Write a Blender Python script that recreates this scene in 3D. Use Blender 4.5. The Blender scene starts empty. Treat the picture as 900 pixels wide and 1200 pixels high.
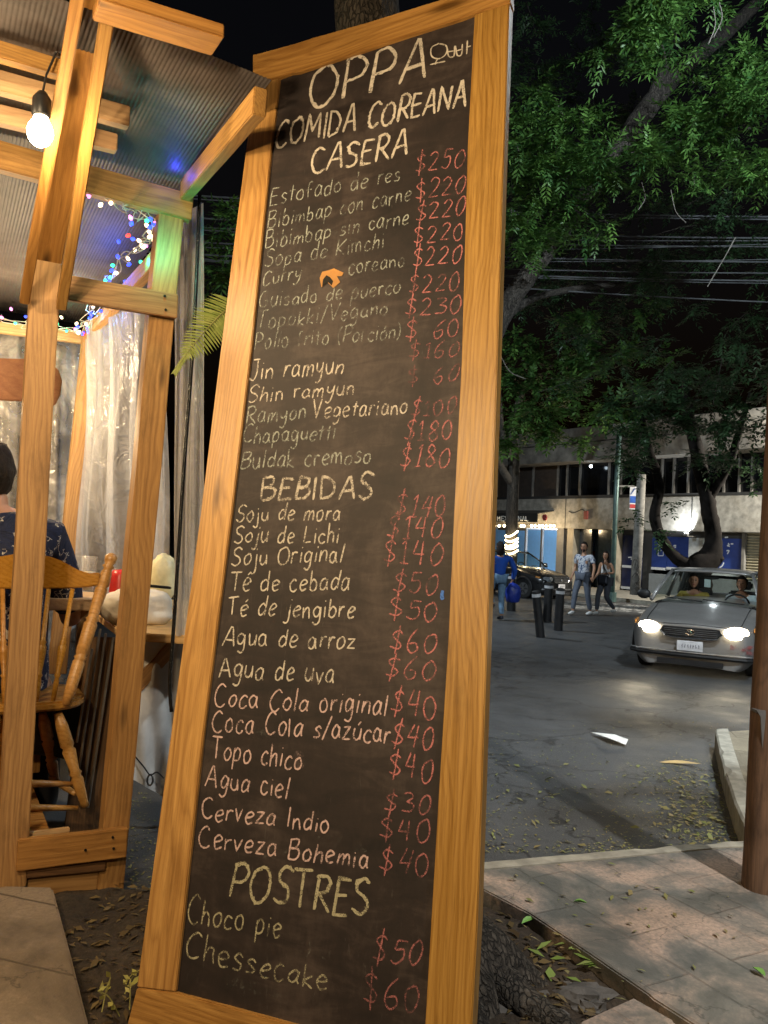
import bpy, bmesh, math, random
import numpy as np
from mathutils import Vector, Matrix, Euler
random.seed(7); RNG = np.random.default_rng(11)
C = bpy.context.scene.collection
SC = bpy.context.scene
# ---------------------------------------------------------------- camera
FPX = 972.0; ROLL = math.radians(2.6); PITCH = math.radians(1.65); CAMH = 1.58
_F = Vector((0, math.cos(PITCH), math.sin(PITCH))); _U0 = Vector((0, -math.sin(PITCH), math.cos(PITCH))); _R0 = Vector((1, 0, 0))
_R = math.cos(ROLL)*_R0 + math.sin(ROLL)*_U0
_U = -math.sin(ROLL)*_R0 + math.cos(ROLL)*_U0
EYE = Vector((0, 0, CAMH))
cam_d = bpy.data.cameras.new('camera'); cam = bpy.data.objects.new('camera', cam_d); C.objects.link(cam)
cam.matrix_world = Matrix(((_R.x, _U.x, -_F.x, 0), (_R.y, _U.y, -_F.y, 0), (_R.z, _U.z, -_F.z, CAMH), (0, 0, 0, 1)))
cam_d.sensor_fit = 'HORIZONTAL'; cam_d.sensor_width = 36; cam_d.lens = 36*FPX/900
cam_d.clip_start = 0.05; cam_d.clip_end = 3000
SC.camera = cam
# ---------------------------------------------------------------- night sky
w = bpy.data.worlds.new('World'); SC.world = w; w.use_nodes = True
nt = w.node_tree; bg = nt.nodes['Background']
sky = nt.nodes.new('ShaderNodeTexSky'); sky.sky_type = 'NISHITA'; sky.sun_disc = False
sky.sun_elevation = math.radians(-3.0); sky.sun_rotation = math.radians(200)
nt.links.new(sky.outputs[0], bg.inputs[0]); bg.inputs[1].default_value = 0.05
vs = SC.view_settings; vs.view_transform = 'Standard'; vs.look = 'None'; vs.exposure = 0.0; vs.gamma = 1; vs.use_curve_mapping = False
SC.cycles.max_bounces = 6; SC.cycles.transparent_max_bounces = 24; SC.cycles.sample_clamp_indirect = 4.0
SC.cycles.caustics_reflective = False; SC.cycles.caustics_refractive = False

def lamp(kind, loc, power, col, size=0.05, to=None, spot=None, blend=0.6):
    d = bpy.data.lights.new('light', kind); d.energy = power; d.color = col
    if kind == 'AREA': d.size = size
    else: d.shadow_soft_size = size
    if spot: d.spot_size = math.radians(spot); d.spot_blend = blend
    o = bpy.data.objects.new('light', d); C.objects.link(o); o.location = loc
    if to is not None:
        o.rotation_euler = (Vector(to)-Vector(loc)).to_track_quat('-Z', 'Y').to_euler()
    return o

WARM = (1.0, 0.73, 0.42); COOL = (0.80, 0.92, 1.0)
# bulbs of the terrace: the one in view and its neighbours on the same cord, towards and past the camera
BULBS = [((-1.30, 2.96, 2.98), 26), ((-1.15, 1.10, 2.95), 165), ((-0.75, -0.55, 2.95), 185)]
for p, e in BULBS[1:]:
    lamp('POINT', (p[0], p[1], p[2]-0.07), e, WARM, 0.06)
# inside the terrace and over its street side
lamp('POINT', (-2.45, 5.0, 2.35), 95, WARM, 0.08)
lamp('POINT', (-2.35, 2.05, 2.80), 120, WARM, 0.06)  # unseen light added to brighten the terrace posts
# street lamps
STREET_LAMP = (5.2, 5.4, 6.9)
lamp('SPOT', (STREET_LAMP[0]-0.75, STREET_LAMP[1]+0.1, STREET_LAMP[2]-0.12), 2700, COOL, 0.12, to=(2.6, 10.6, 4.6), spot=150, blend=0.5)
lamp('SPOT', (STREET_LAMP[0]-0.75, STREET_LAMP[1]+0.1, STREET_LAMP[2]-0.12), 350, (.86, .93, .96), 0.30, to=(1.2, 2.6, 0), spot=105, blend=0.6)
CORNER_LAMP = (4.3, -0.9, 6.3)
lamp('SPOT', (CORNER_LAMP[0]-0.75, CORNER_LAMP[1]+0.1, CORNER_LAMP[2]-0.12), 2500, (1.0, .95, .87), 0.10, to=(2.7, 5.2, 0), spot=62, blend=0.9)
FAR_LAMPS = [(13.5, 22.0, 5.4), (-3.5, 17.5, 7.4)]
lamp('SPOT', (FAR_LAMPS[0][0]-0.75, FAR_LAMPS[0][1]+0.1, FAR_LAMPS[0][2]-.12), 4600, (1.0, .93, .80), 0.15, to=(9.5, 27.5, 1.0), spot=125, blend=0.6)  # unseen lamp added right of the view to brighten the facade
lamp('SPOT', (FAR_LAMPS[1][0]+0.75, FAR_LAMPS[1][1]+0.1, FAR_LAMPS[1][2]-.12), 2900, COOL, 0.15, to=(3.2, 20.5, 1.8), spot=120, blend=0.7)
# ---------------------------------------------------------------- pixel -> place (900 x 1200 photograph)
def ray(x, y): return _F + _R*((x-450)/FPX) + _U*((600-y)/FPX)
def P(x, y, d): return EYE + ray(x, y)*d
def G(x, y, z=0.0):
    r = ray(x, y); return EYE + r*((z-CAMH)/r.z)
T1 = Vector((0.878, 0.479, 0)).normalized(); T2 = Vector((-T1.y, T1.x, 0)); ZZ = Vector((0, 0, 1))
def TP(x, y, t):                      # on the terrace plane a distance t behind the viewer, square to its sides
    r = ray(x, y); return EYE + r*((t-EYE.dot(T2))/r.dot(T2))
ST = -0.12                            # street level; pavement tops are at 0
# ---------------------------------------------------------------- object helpers
WM = {}
def link(o, parent=None, M=None):
    C.objects.link(o)
    M = M or Matrix.Identity(4)
    WM[o.name] = M
    o.matrix_basis = M
    if parent is not None:
        o.parent = parent; o.matrix_parent_inverse = WM[parent.name].inverted()
    return o
def tag(o, label=None, cat=None, group=None, kind=None):
    if label: o['label'] = label
    if cat: o['category'] = cat
    if group: o['group'] = group
    if kind: o['kind'] = kind
    return o
def thing(name, loc, label, cat, group=None):
    o = bpy.data.objects.new(name, None); o.empty_display_size = 0.1
    link(o, None, Matrix.Translation(loc)); return tag(o, label, cat, group)
def dup(root, M, label=None):
    def cp(o, par):
        c = o.copy(); C.objects.link(c); WM[c.name] = WM[o.name]
        if par is not None: c.parent = par
        for ch in [k for k in bpy.data.objects if k.parent == o]: cp(ch, c)
        return c
    kids = [k for k in bpy.data.objects if k.parent == root]
    c = root.copy(); C.objects.link(c); WM[c.name] = M
    for k in kids: cp(k, c)
    c.matrix_basis = M
    if label: c['label'] = label
    return c
class MB:
    def __init__(s): s.v = []; s.f = []; s.m = []; s.mi = 0
    def add(s, vs, fs):
        n = len(s.v); s.v += [tuple(q) for q in vs]; s.f += [tuple(i+n for i in q) for q in fs]; s.m += [s.mi]*len(fs); return s
    def box(s, lo, hi, M=None):
        (a, b, c), (d, e, f) = lo, hi
        vs = [Vector(q) for q in ((a,b,c),(d,b,c),(d,e,c),(a,e,c),(a,b,f),(d,b,f),(d,e,f),(a,e,f))]
        if M is not None: vs = [M @ q for q in vs]
        return s.add(vs, [(3,2,1,0),(4,5,6,7),(0,1,5,4),(1,2,6,5),(2,3,7,6),(3,0,4,7)])
    def obox(s, o, ax, ay, az):       # corner + three edge vectors
        o, ax, ay, az = Vector(o), Vector(ax), Vector(ay), Vector(az); vs = [o, o+ax, o+ax+ay, o+ay, o+az, o+ax+az, o+ax+ay+az, o+ay+az]
        return s.add(vs, [(3,2,1,0),(4,5,6,7),(0,1,5,4),(1,2,6,5),(2,3,7,6),(3,0,4,7)])
    def tube(s, pts, rad, n=8, cap=True):
        pts = [Vector(p) for p in pts]; k = len(pts)
        rad = rad if isinstance(rad, (list, tuple)) else [rad]*k
        base = len(s.v); up = None
        for i, p in enumerate(pts):
            t = (pts[min(i+1, k-1)]-pts[max(i-1, 0)]).normalized()
            if up is None:
                up = t.orthogonal().normalized()
            else:
                up = (up - t*up.dot(t)).normalized()
            sd = t.cross(up)
            for j in range(n):
                a = 2*math.pi*j/n
                s.v.append(tuple(p + (up*math.cos(a)+sd*math.sin(a))*rad[i]))
        for i in range(k-1):
            for j in range(n):
                a = base+i*n+j; b = base+i*n+(j+1) % n
                s.f.append((a, b, b+n, a+n)); s.m.append(s.mi)
        if cap:
            s.f.append(tuple(base+j for j in range(n))[::-1]); s.m.append(s.mi)
            s.f.append(tuple(base+(k-1)*n+j for j in range(n))); s.m.append(s.mi)
        return s
    def ball(s, c, r, M=None, nu=12, nv=8):
        c = Vector(c); r = r if isinstance(r, (tuple, list)) else (r, r, r)
        base = len(s.v); vs = []
        for i in range(nv+1):
            th = math.pi*i/nv
            for j in range(nu):
                ph = 2*math.pi*j/nu
                q = Vector((r[0]*math.sin(th)*math.cos(ph), r[1]*math.sin(th)*math.sin(ph), r[2]*math.cos(th)))
                vs.append(c + (M @ q if M is not None else q))
        fs = []
        for i in range(nv):
            for j in range(nu):
                a = i*nu+j; b = i*nu+(j+1) % nu
                fs.append((a, a+nu, b+nu, b))
        return s.add(vs, fs)
    def quad(s, a, b, c, d): return s.add([a, b, c, d], [(0, 1, 2, 3)])
    def prism(s, poly, z0, z1):       # polygon of (x, y) extruded in z
        n = len(poly)
        vs = [(x, y, z0) for x, y in poly]+[(x, y, z1) for x, y in poly]
        fs = [tuple(range(n))[::-1], tuple(range(n, 2*n))]+[(i, (i+1) % n, n+(i+1) % n, n+i) for i in range(n)]
        return s.add(vs, fs)
    def build(s, name, mats, parent=None, smooth=False, M=None, bevel=0, weld=False):
        me = bpy.data.meshes.new(name); me.from_pydata(s.v, [], s.f); me.update()
        mats = mats if isinstance(mats, (list, tuple)) else [mats]
        for q in mats: me.materials.append(q)
        if len(mats) > 1: me.polygons.foreach_set('material_index', s.m)
        bm = bmesh.new(); bm.from_mesh(me)
        if weld: bmesh.ops.remove_doubles(bm, verts=bm.verts, dist=1e-4)
        bmesh.ops.recalc_face_normals(bm, faces=bm.faces)
        if bevel: bmesh.ops.bevel(bm, geom=[e for e in bm.edges if len(e.link_faces)==2 and e.calc_face_angle(0)>0.5], offset=bevel, segments=2, affect='EDGES', clamp_overlap=True)
        bm.to_mesh(me); bm.free()
        if smooth: me.polygons.foreach_set('use_smooth', [True]*len(me.polygons))
        o = bpy.data.objects.new(name, me); return link(o, parent, M)
def catmull(pts, n=6):
    pts = [Vector(p) for p in pts]
    if len(pts) < 3: return pts
    q = [2*pts[0]-pts[1]]+pts+[2*pts[-1]-pts[-2]]; out = []
    for i in range(1, len(q)-2):
        p0, p1, p2, p3 = q[i-1], q[i], q[i+1], q[i+2]
        for k in range(n):
            t = k/n
            out.append(0.5*((2*p1)+(p2-p0)*t+(2*p0-5*p1+4*p2-p3)*t*t+(3*p1-p0-3*p2+p3)*t**3))
    out.append(pts[-1]); return out
def raw_mesh(name, V, faces_n, mat, parent=None, attr=None, smooth=False):
    """V: (n*k, 3) array, faces of k consecutive vertices"""
    k = faces_n; n = len(V)//k
    me = bpy.data.meshes.new(name); me.vertices.add(len(V)); me.vertices.foreach_set('co', np.asarray(V, dtype=np.float32).ravel())
    me.loops.add(n*k); me.loops.foreach_set('vertex_index', np.arange(n*k, dtype=np.int32))
    me.polygons.add(n); me.polygons.foreach_set('loop_start', np.arange(0, n*k, k, dtype=np.int32))
    try: me.polygons.foreach_set('loop_total', np.full(n, k, dtype=np.int32))
    except Exception: pass
    if attr is not None:
        a = me.attributes.new('tint', 'FLOAT', 'POINT'); a.data.foreach_set('value', np.asarray(attr, dtype=np.float32))
    me.update(); me.validate()
    me.materials.append(mat)
    o = bpy.data.objects.new(name, me); return link(o, parent)
# ---------------------------------------------------------------- materials
def new_mat(name):
    m = bpy.data.materials.new(name); m.use_nodes = True
    t = m.node_tree; b = t.nodes['Principled BSDF']; return m, t, b
def N(t, typ, **kw):
    n = t.nodes.new(typ)
    for k, v in kw.items(): setattr(n, k, v)
    return n
def ramp(t, fac, stops):
    r = N(t, 'ShaderNodeValToRGB'); e = r.color_ramp.elements
    while len(e) < len(stops): e.new(0.5)
    for k, (p, c) in enumerate(stops):
        e[k].position = p; e[k].color = (*c, 1) if len(c) == 3 else c
    t.links.new(fac, r.inputs[0]); return r.outputs[0]
def coords(t, scale=(1, 1, 1), kind='Object', rnd=True, rot=(0, 0, 0)):
    tc = N(t, 'ShaderNodeTexCoord'); mp = N(t, 'ShaderNodeMapping'); mp.inputs['Scale'].default_value = scale; mp.inputs['Rotation'].default_value = rot
    src = tc.outputs[kind]
    if rnd:
        oi = N(t, 'ShaderNodeObjectInfo'); ml = N(t, 'ShaderNodeVectorMath', operation='MULTIPLY_ADD')
        cb = N(t, 'ShaderNodeCombineXYZ')
        for i in range(3): t.links.new(oi.outputs['Random'], cb.inputs[i])
        t.links.new(cb.outputs[0], ml.inputs[0]); ml.inputs[1].default_value = (17.3, 9.1, 5.7); t.links.new(src, ml.inputs[2]); src = ml.outputs[0]
    t.links.new(src, mp.inputs[0]); return mp.outputs[0]
def noise(t, vec, scale, detail=4, rough=0.55, dist=0.0):
    n = N(t, 'ShaderNodeTexNoise'); n.inputs['Scale'].default_value = scale; n.inputs['Detail'].default_value = detail
    n.inputs['Roughness'].default_value = rough; n.inputs['Distortion'].default_value = dist
    t.links.new(vec, n.inputs['Vector']); return n.outputs['Fac']
def mixc(t, fac, a, b, mode='MIX'):
    m = N(t, 'ShaderNodeMix', data_type='RGBA', blend_type=mode)
    for sock, v in ((m.inputs[0], fac), (m.inputs[6], a), (m.inputs[7], b)):
        if isinstance(v, (int, float)): sock.default_value = v
        elif isinstance(v, tuple): sock.default_value = (*v, 1) if len(v) == 3 else v
        else: t.links.new(v, sock)
    return m.outputs[2]
def math_(t, op, a, b=0.0):
    m = N(t, 'ShaderNodeMath', operation=op)
    for i, v in enumerate((a, b)):
        if isinstance(v, (int, float)): m.inputs[i].default_value = v
        else: t.links.new(v, m.inputs[i])
    return m.outputs[0]
def bump(t, b, h, strength=0.3, dist=0.01):
    n = N(t, 'ShaderNodeBump'); n.inputs['Strength'].default_value = strength; n.inputs['Distance'].default_value = dist
    t.links.new(h, n.inputs['Height']); t.links.new(n.outputs[0], b.inputs['Normal'])
def simple(name, col, rough=0.6, metal=0.0, var=0.25, scale=8, spec=0.5, bmp=0.0, emit=None, es=0):
    m, t, b = new_mat(name)
    v = coords(t); f = noise(t, v, scale, 5)
    c = ramp(t, f, [(0.3, tuple(x*(1-var) for x in col)), (0.7, tuple(min(1, x*(1+var)) for x in col))])
    t.links.new(c, b.inputs['Base Color'])
    r = ramp(t, f, [(0.3, (rough*0.85,)*3), (0.7, (min(1, rough*1.15),)*3)]); t.links.new(r, b.inputs['Roughness'])
    b.inputs['Metallic'].default_value = metal; b.inputs['Specular IOR Level'].default_value = spec
    if bmp: bump(t, b, noise(t, v, scale*4, 6), bmp, 0.004)
    if emit: b.inputs['Emission Color'].default_value = (*emit, 1); b.inputs['Emission Strength'].default_value = es
    return m
def emitm(name, col, s):
    m, t, b = new_mat(name); b.inputs['Base Color'].default_value = (*col, 1)
    b.inputs['Emission Color'].default_value = (*col, 1); b.inputs['Emission Strength'].default_value = s; return m
def wood(name, dark, light, rough=0.55, knots=0.5, grain=1.0, worn=0.2):
    m, t, b = new_mat(name)
    tc = coords(t)
    def mp(sc):
        q = N(t, 'ShaderNodeMapping'); q.inputs['Scale'].default_value = sc; t.links.new(tc, q.inputs[0]); return q.outputs[0]
    lowv = noise(t, mp((0.7, 3, 3)), 1.0, 3)
    # growth rings: distance across the board bent by slow noise
    sep = N(t, 'ShaderNodeSeparateXYZ'); t.links.new(mp((1, 1, 1)), sep.inputs[0])
    bend = noise(t, mp((0.8, 4, 4)), 1.0, 3, 0.5)
    oj = N(t, 'ShaderNodeObjectInfo'); rfreq = math_(t, 'ADD', 20.0, math_(t, 'MULTIPLY', oj.outputs['Random'], 45.0))
    ringx = math_(t, 'ADD', math_(t, 'MULTIPLY', bend, 10.0*grain), math_(t, 'MULTIPLY', math_(t, 'ADD', sep.outputs[1], math_(t, 'MULTIPLY', sep.outputs[2], 0.7)), rfreq))
    rings = math_(t, 'FRACT', ringx)
    ringc = ramp(t, rings, [(0.0, (0.42,)*3), (0.50, (0.60,)*3), (0.88, (0.22,)*3), (1.0, (0.42,)*3)])
    streak = noise(t, mp((1.6, 75, 75)), 1.0, 6, 0.7)
    pores = noise(t, mp((9, 420, 420)), 1.0, 3, 0.6)
    f = math_(t, 'ADD', math_(t, 'MULTIPLY', ringc, 0.34), math_(t, 'ADD', math_(t, 'MULTIPLY', streak, 0.54), math_(t, 'MULTIPLY', lowv, 0.24)))
    col = ramp(t, f, [(0.33, dark), (0.52, tuple(0.5*(a+c) for a, c in zip(dark, light))), (0.69, light)])
    col = mixc(t, ramp(t, pores, [(0.28, (0.55,)*3), (0.42, (0, 0, 0))]), col, tuple(x*0.55 for x in dark))
    kn = N(t, 'ShaderNodeTexVoronoi'); kn.inputs['Scale'].default_value = 1.0; kn.inputs['Randomness'].default_value = 1.0
    t.links.new(mp((1.6, 6.5, 6.5)), kn.inputs['Vector'])
    kf = ramp(t, kn.outputs['Distance'], [(0.05, (knots,)*3), (0.16, (0, 0, 0))])
    col = mixc(t, kf, col, tuple(x*0.32 for x in dark))
    dirt = ramp(t, noise(t, mp((2.5, 7, 7)), 1.0, 6, 0.7), [(0.52, (0, 0, 0)), (0.78, (worn*2,)*3)])
    col = mixc(t, dirt, col, tuple(x*0.45 for x in dark))
    oi = N(t, 'ShaderNodeObjectInfo'); hs = N(t, 'ShaderNodeHueSaturation')
    r1 = oi.outputs['Random']; r2 = math_(t, 'FRACT', math_(t, 'MULTIPLY', r1, 7.31)); r3 = math_(t, 'FRACT', math_(t, 'MULTIPLY', r1, 13.7))
    t.links.new(math_(t, 'ADD', .492, math_(t, 'MULTIPLY', r1, .012)), hs.inputs['Hue']); t.links.new(math_(t, 'ADD', .93, math_(t, 'MULTIPLY', r2, .17)), hs.inputs['Saturation']); t.links.new(math_(t, 'ADD', .84, math_(t, 'MULTIPLY', r3, .28)), hs.inputs['Value'])
    t.links.new(col, hs.inputs['Color']); col = hs.outputs[0]
    t.links.new(col, b.inputs['Base Color'])
    t.links.new(ramp(t, streak, [(0.3, (rough*0.8,)*3), (0.7, (min(1, rough*1.25),)*3)]), b.inputs['Roughness'])
    h = math_(t, 'ADD', math_(t, 'MULTIPLY', streak, 0.6), math_(t, 'MULTIPLY', pores, 0.5))
    bump(t, b, h, 0.35, 0.004); return m
M = {}
M['frame_wood'] = wood('varnished_pine', (0.21, 0.098, 0.027), (0.55, 0.325, 0.112), 0.40, 0.8, 1.5, 0.24)
M['pine'] = wood('pine_timber', (0.21, 0.098, 0.026), (0.51, 0.285, 0.092), 0.6, 0.95, 1.3, 0.32)
M['pine_pale'] = wood('pale_pine_timber', (0.36, 0.21, 0.09), (0.60, 0.40, 0.20), 0.6, 0.6, 0.8, 0.2)
M['chair_wood'] = wood('turned_chair_wood', (0.30, 0.14, 0.03), (0.52, 0.28, 0.08), 0.3, 0.2, 0.6, 0.1)
M['old_wood'] = wood('weathered_pole_wood', (0.060, 0.032, 0.016), (0.23, 0.13, 0.066), 0.9, 0.5, 1.4, 0.45)
M['dark_wood'] = wood('dark_slat_wood', (0.06, 0.03, 0.014), (0.17, 0.09, 0.04), 0.65, 0.2, 1.0, 0.3)
# ---------------------------------------------------------------- beams: each a mesh of its own with its length along local X
def beam(name, a, b, wdt, thk, face, mat, parent, bev=0.004, off=0.0):
    """front-face centre line from a to b; face: unit vector towards the viewer; thk goes away from it"""
    a, b = Vector(a), Vector(b); x = (b-a); L = x.length; x.normalize()
    n = Vector(face); n = (n-x*n.dot(x)).normalized(); y = n.cross(x)
    Mx = Matrix(((x.x, y.x, n.x, a.x), (x.y, y.y, n.y, a.y), (x.z, y.z, n.z, a.z), (0, 0, 0, 1)))
    m = MB(); k = max(2, int(L/0.12)); rows = []
    ph = random.random()*6
    for i in range(k+1):
        u = L*i/k; q = 0.0012*math.sin(u*5+ph); e = 0.0010*math.sin(u*11+ph*2)
        rows.append([(u, -wdt/2+q, off), (u, wdt/2+q+e, off), (u, wdt/2+q+e, off-thk), (u, -wdt/2+q, off-thk)])
    vs = [p for r in rows for p in r]; fs = []
    for i in range(k):
        for j in range(4):
            c = i*4+j; d = i*4+(j+1) % 4; fs.append((c, d, d+4, c+4))
    fs += [(3, 2, 1, 0), tuple(k*4+j for j in range(4))]
    m.add(vs, fs)
    return m.build(name, mat, parent, M=Mx, bevel=bev)
# ================================================================ the menu board
K = 1.09
def _bw(v): return EYE + (Vector(v)-EYE)*K
BTL = _bw((-0.5651, 3.0826, 3.2553)); BTR = _bw((0.3324, 2.648, 3.3305)); BBR = _bw((0.254, 1.9695, 0.3379)); BBL = _bw((-0.6435, 2.4041, 0.2627))
BX = (BBR-BBL).normalized(); BY = (BTL-BBL); BY = (BY-BX*BY.dot(BX)).normalized(); BN = BX.cross(BY)   # BN faces the viewer
if BN.dot(EYE-BBL) < 0: BN = -BN
BM = Matrix(((BX.x, BY.x, BN.x, BBL.x), (BX.y, BY.y, BN.y, BBL.y), (BX.z, BY.z, BN.z, BBL.z), (0, 0, 0, 1)))
BI = BM.inverted()
def BP(x, y, h=0.0):                  # board-local point seen at a pixel, on the plane h in front of the frame's face
    r = ray(x, y); o = BBL+BN*h
    return BI @ (EYE + r*((o-EYE).dot(BN)/r.dot(BN)))
board = thing('menu_board', BBL, 'tall black chalkboard menu in a varnished wooden frame leaning against the tree', 'menu board')
TH = 0.045; PANEL = -0.012
def bpoly(name, px, mat, h0, h1, bev, along_x, parent=None):
    """a flat frame member: outline given by pixels on the face, real thickness behind it; local X along its length"""
    pts = [BP(x, y, h1) for x, y in px]
    c = sum(pts, Vector())/len(pts)
    poly = [((p-c).x, (p-c).y) for p in pts]
    if along_x: R = Matrix.Identity(4)
    else:
        R = Matrix.Rotation(math.radians(90), 4, 'Z'); poly = [(y, -x) for x, y in poly]
    m = MB(); m.prism(poly, h0-h1, 0.0)
    return m.build(name, mat, parent or board, M=BM @ Matrix.Translation(c) @ R, bevel=bev)
bpoly('side_rail', [(298, 99), (327.5, 91), (316, 190), (295, 400), (273, 587), (238, 860), (205, 1162.5), (160, 1157), (170.5, 1080), (235, 600), (272, 300)], M['frame_wood'], -TH, 0, 0.003, False)
bpoly('side_rail', [(556, 17), (597, 3.5), (589, 220), (581, 480), (569, 800), (559.5, 1080), (550, 1257), (495, 1241), (498, 1200), (514, 930), (525, 752), (532, 600), (541, 420), (548, 170)], M['frame_wood'], -TH, 0, 0.003, False)
bpoly('top_rail', [(296, 64), (310, 60.5), (345, 51), (370, 43), (430, 26), (598, -26), (598, 2.5), (557, 15), (541, 21), (480, 40.5), (350, 84), (341, 85), (328, 90), (296, 99)], M['frame_wood'], -TH, 0.004, 0.003, True)
bpoly('bottom_rail', [(160, 1158), (205, 1163.5), (300, 1189), (549, 1258), (546, 1310), (300, 1244), (148, 1204)], M['frame_wood'], -TH, 0.004, 0.003, True)
# panel
m, t, b = new_mat('chalkboard_paint')
v = coords(t, rnd=False)
def _mp(sc):
    q = N(t, 'ShaderNodeMapping'); q.inputs['Scale'].default_value = sc; t.links.new(v, q.inputs[0]); return q.outputs[0]
sm = noise(t, _mp((2.2, 1.1, 1)), 1.3, 5, 0.6, 0.6); fine = noise(t, _mp((60, 25, 1)), 1.0, 6, 0.7); wipe = noise(t, _mp((5, 16, 1)), 1.0, 5, 0.65, 1.2)
f = math_(t, 'ADD', math_(t, 'MULTIPLY', sm, 0.55), math_(t, 'ADD', math_(t, 'MULTIPLY', fine, 0.15), math_(t, 'MULTIPLY', wipe, 0.35)))
col = ramp(t, f, [(0.36, (0.0100, 0.0086, 0.0088)), (0.51, (0.0245, 0.0180, 0.0168)), (0.64, (0.060, 0.0455, 0.0405))])
scr = ramp(t, noise(t, _mp((35, 4, 1)), 1.0, 6, 0.75, 2.0), [(0.62, (0, 0, 0)), (0.76, (0.6,)*3)])
col = mixc(t, scr, col, (0.10, 0.09, 0.085))
t.links.new(col, b.inputs['Base Color']); b.inputs['Roughness'].default_value = 0.62; b.inputs['Specular IOR Level'].default_value = 0.35
bump(t, b, fine, 0.15, 0.003)
def panel():
    mm = MB(); a = [BP(329-14, 80, PANEL), BP(560, 6, PANEL), BP(510, 1262, PANEL), BP(198, 1170, PANEL)]
    n = 40; vs = []; fs = []
    q = [[(p.x, p.y) for p in a]]
    vs = [(p.x, p.y, PANEL) for p in a]+[(p.x, p.y, PANEL-0.018) for p in a]
    mm.add(vs, [(0, 1, 2, 3), (7, 6, 5, 4), (0, 3, 7, 4), (1, 5, 6, 2), (0, 4, 5, 1), (3, 2, 6, 7)])
    return mm.build('chalkboard', m, board, M=BM)
cb = panel()
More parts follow.
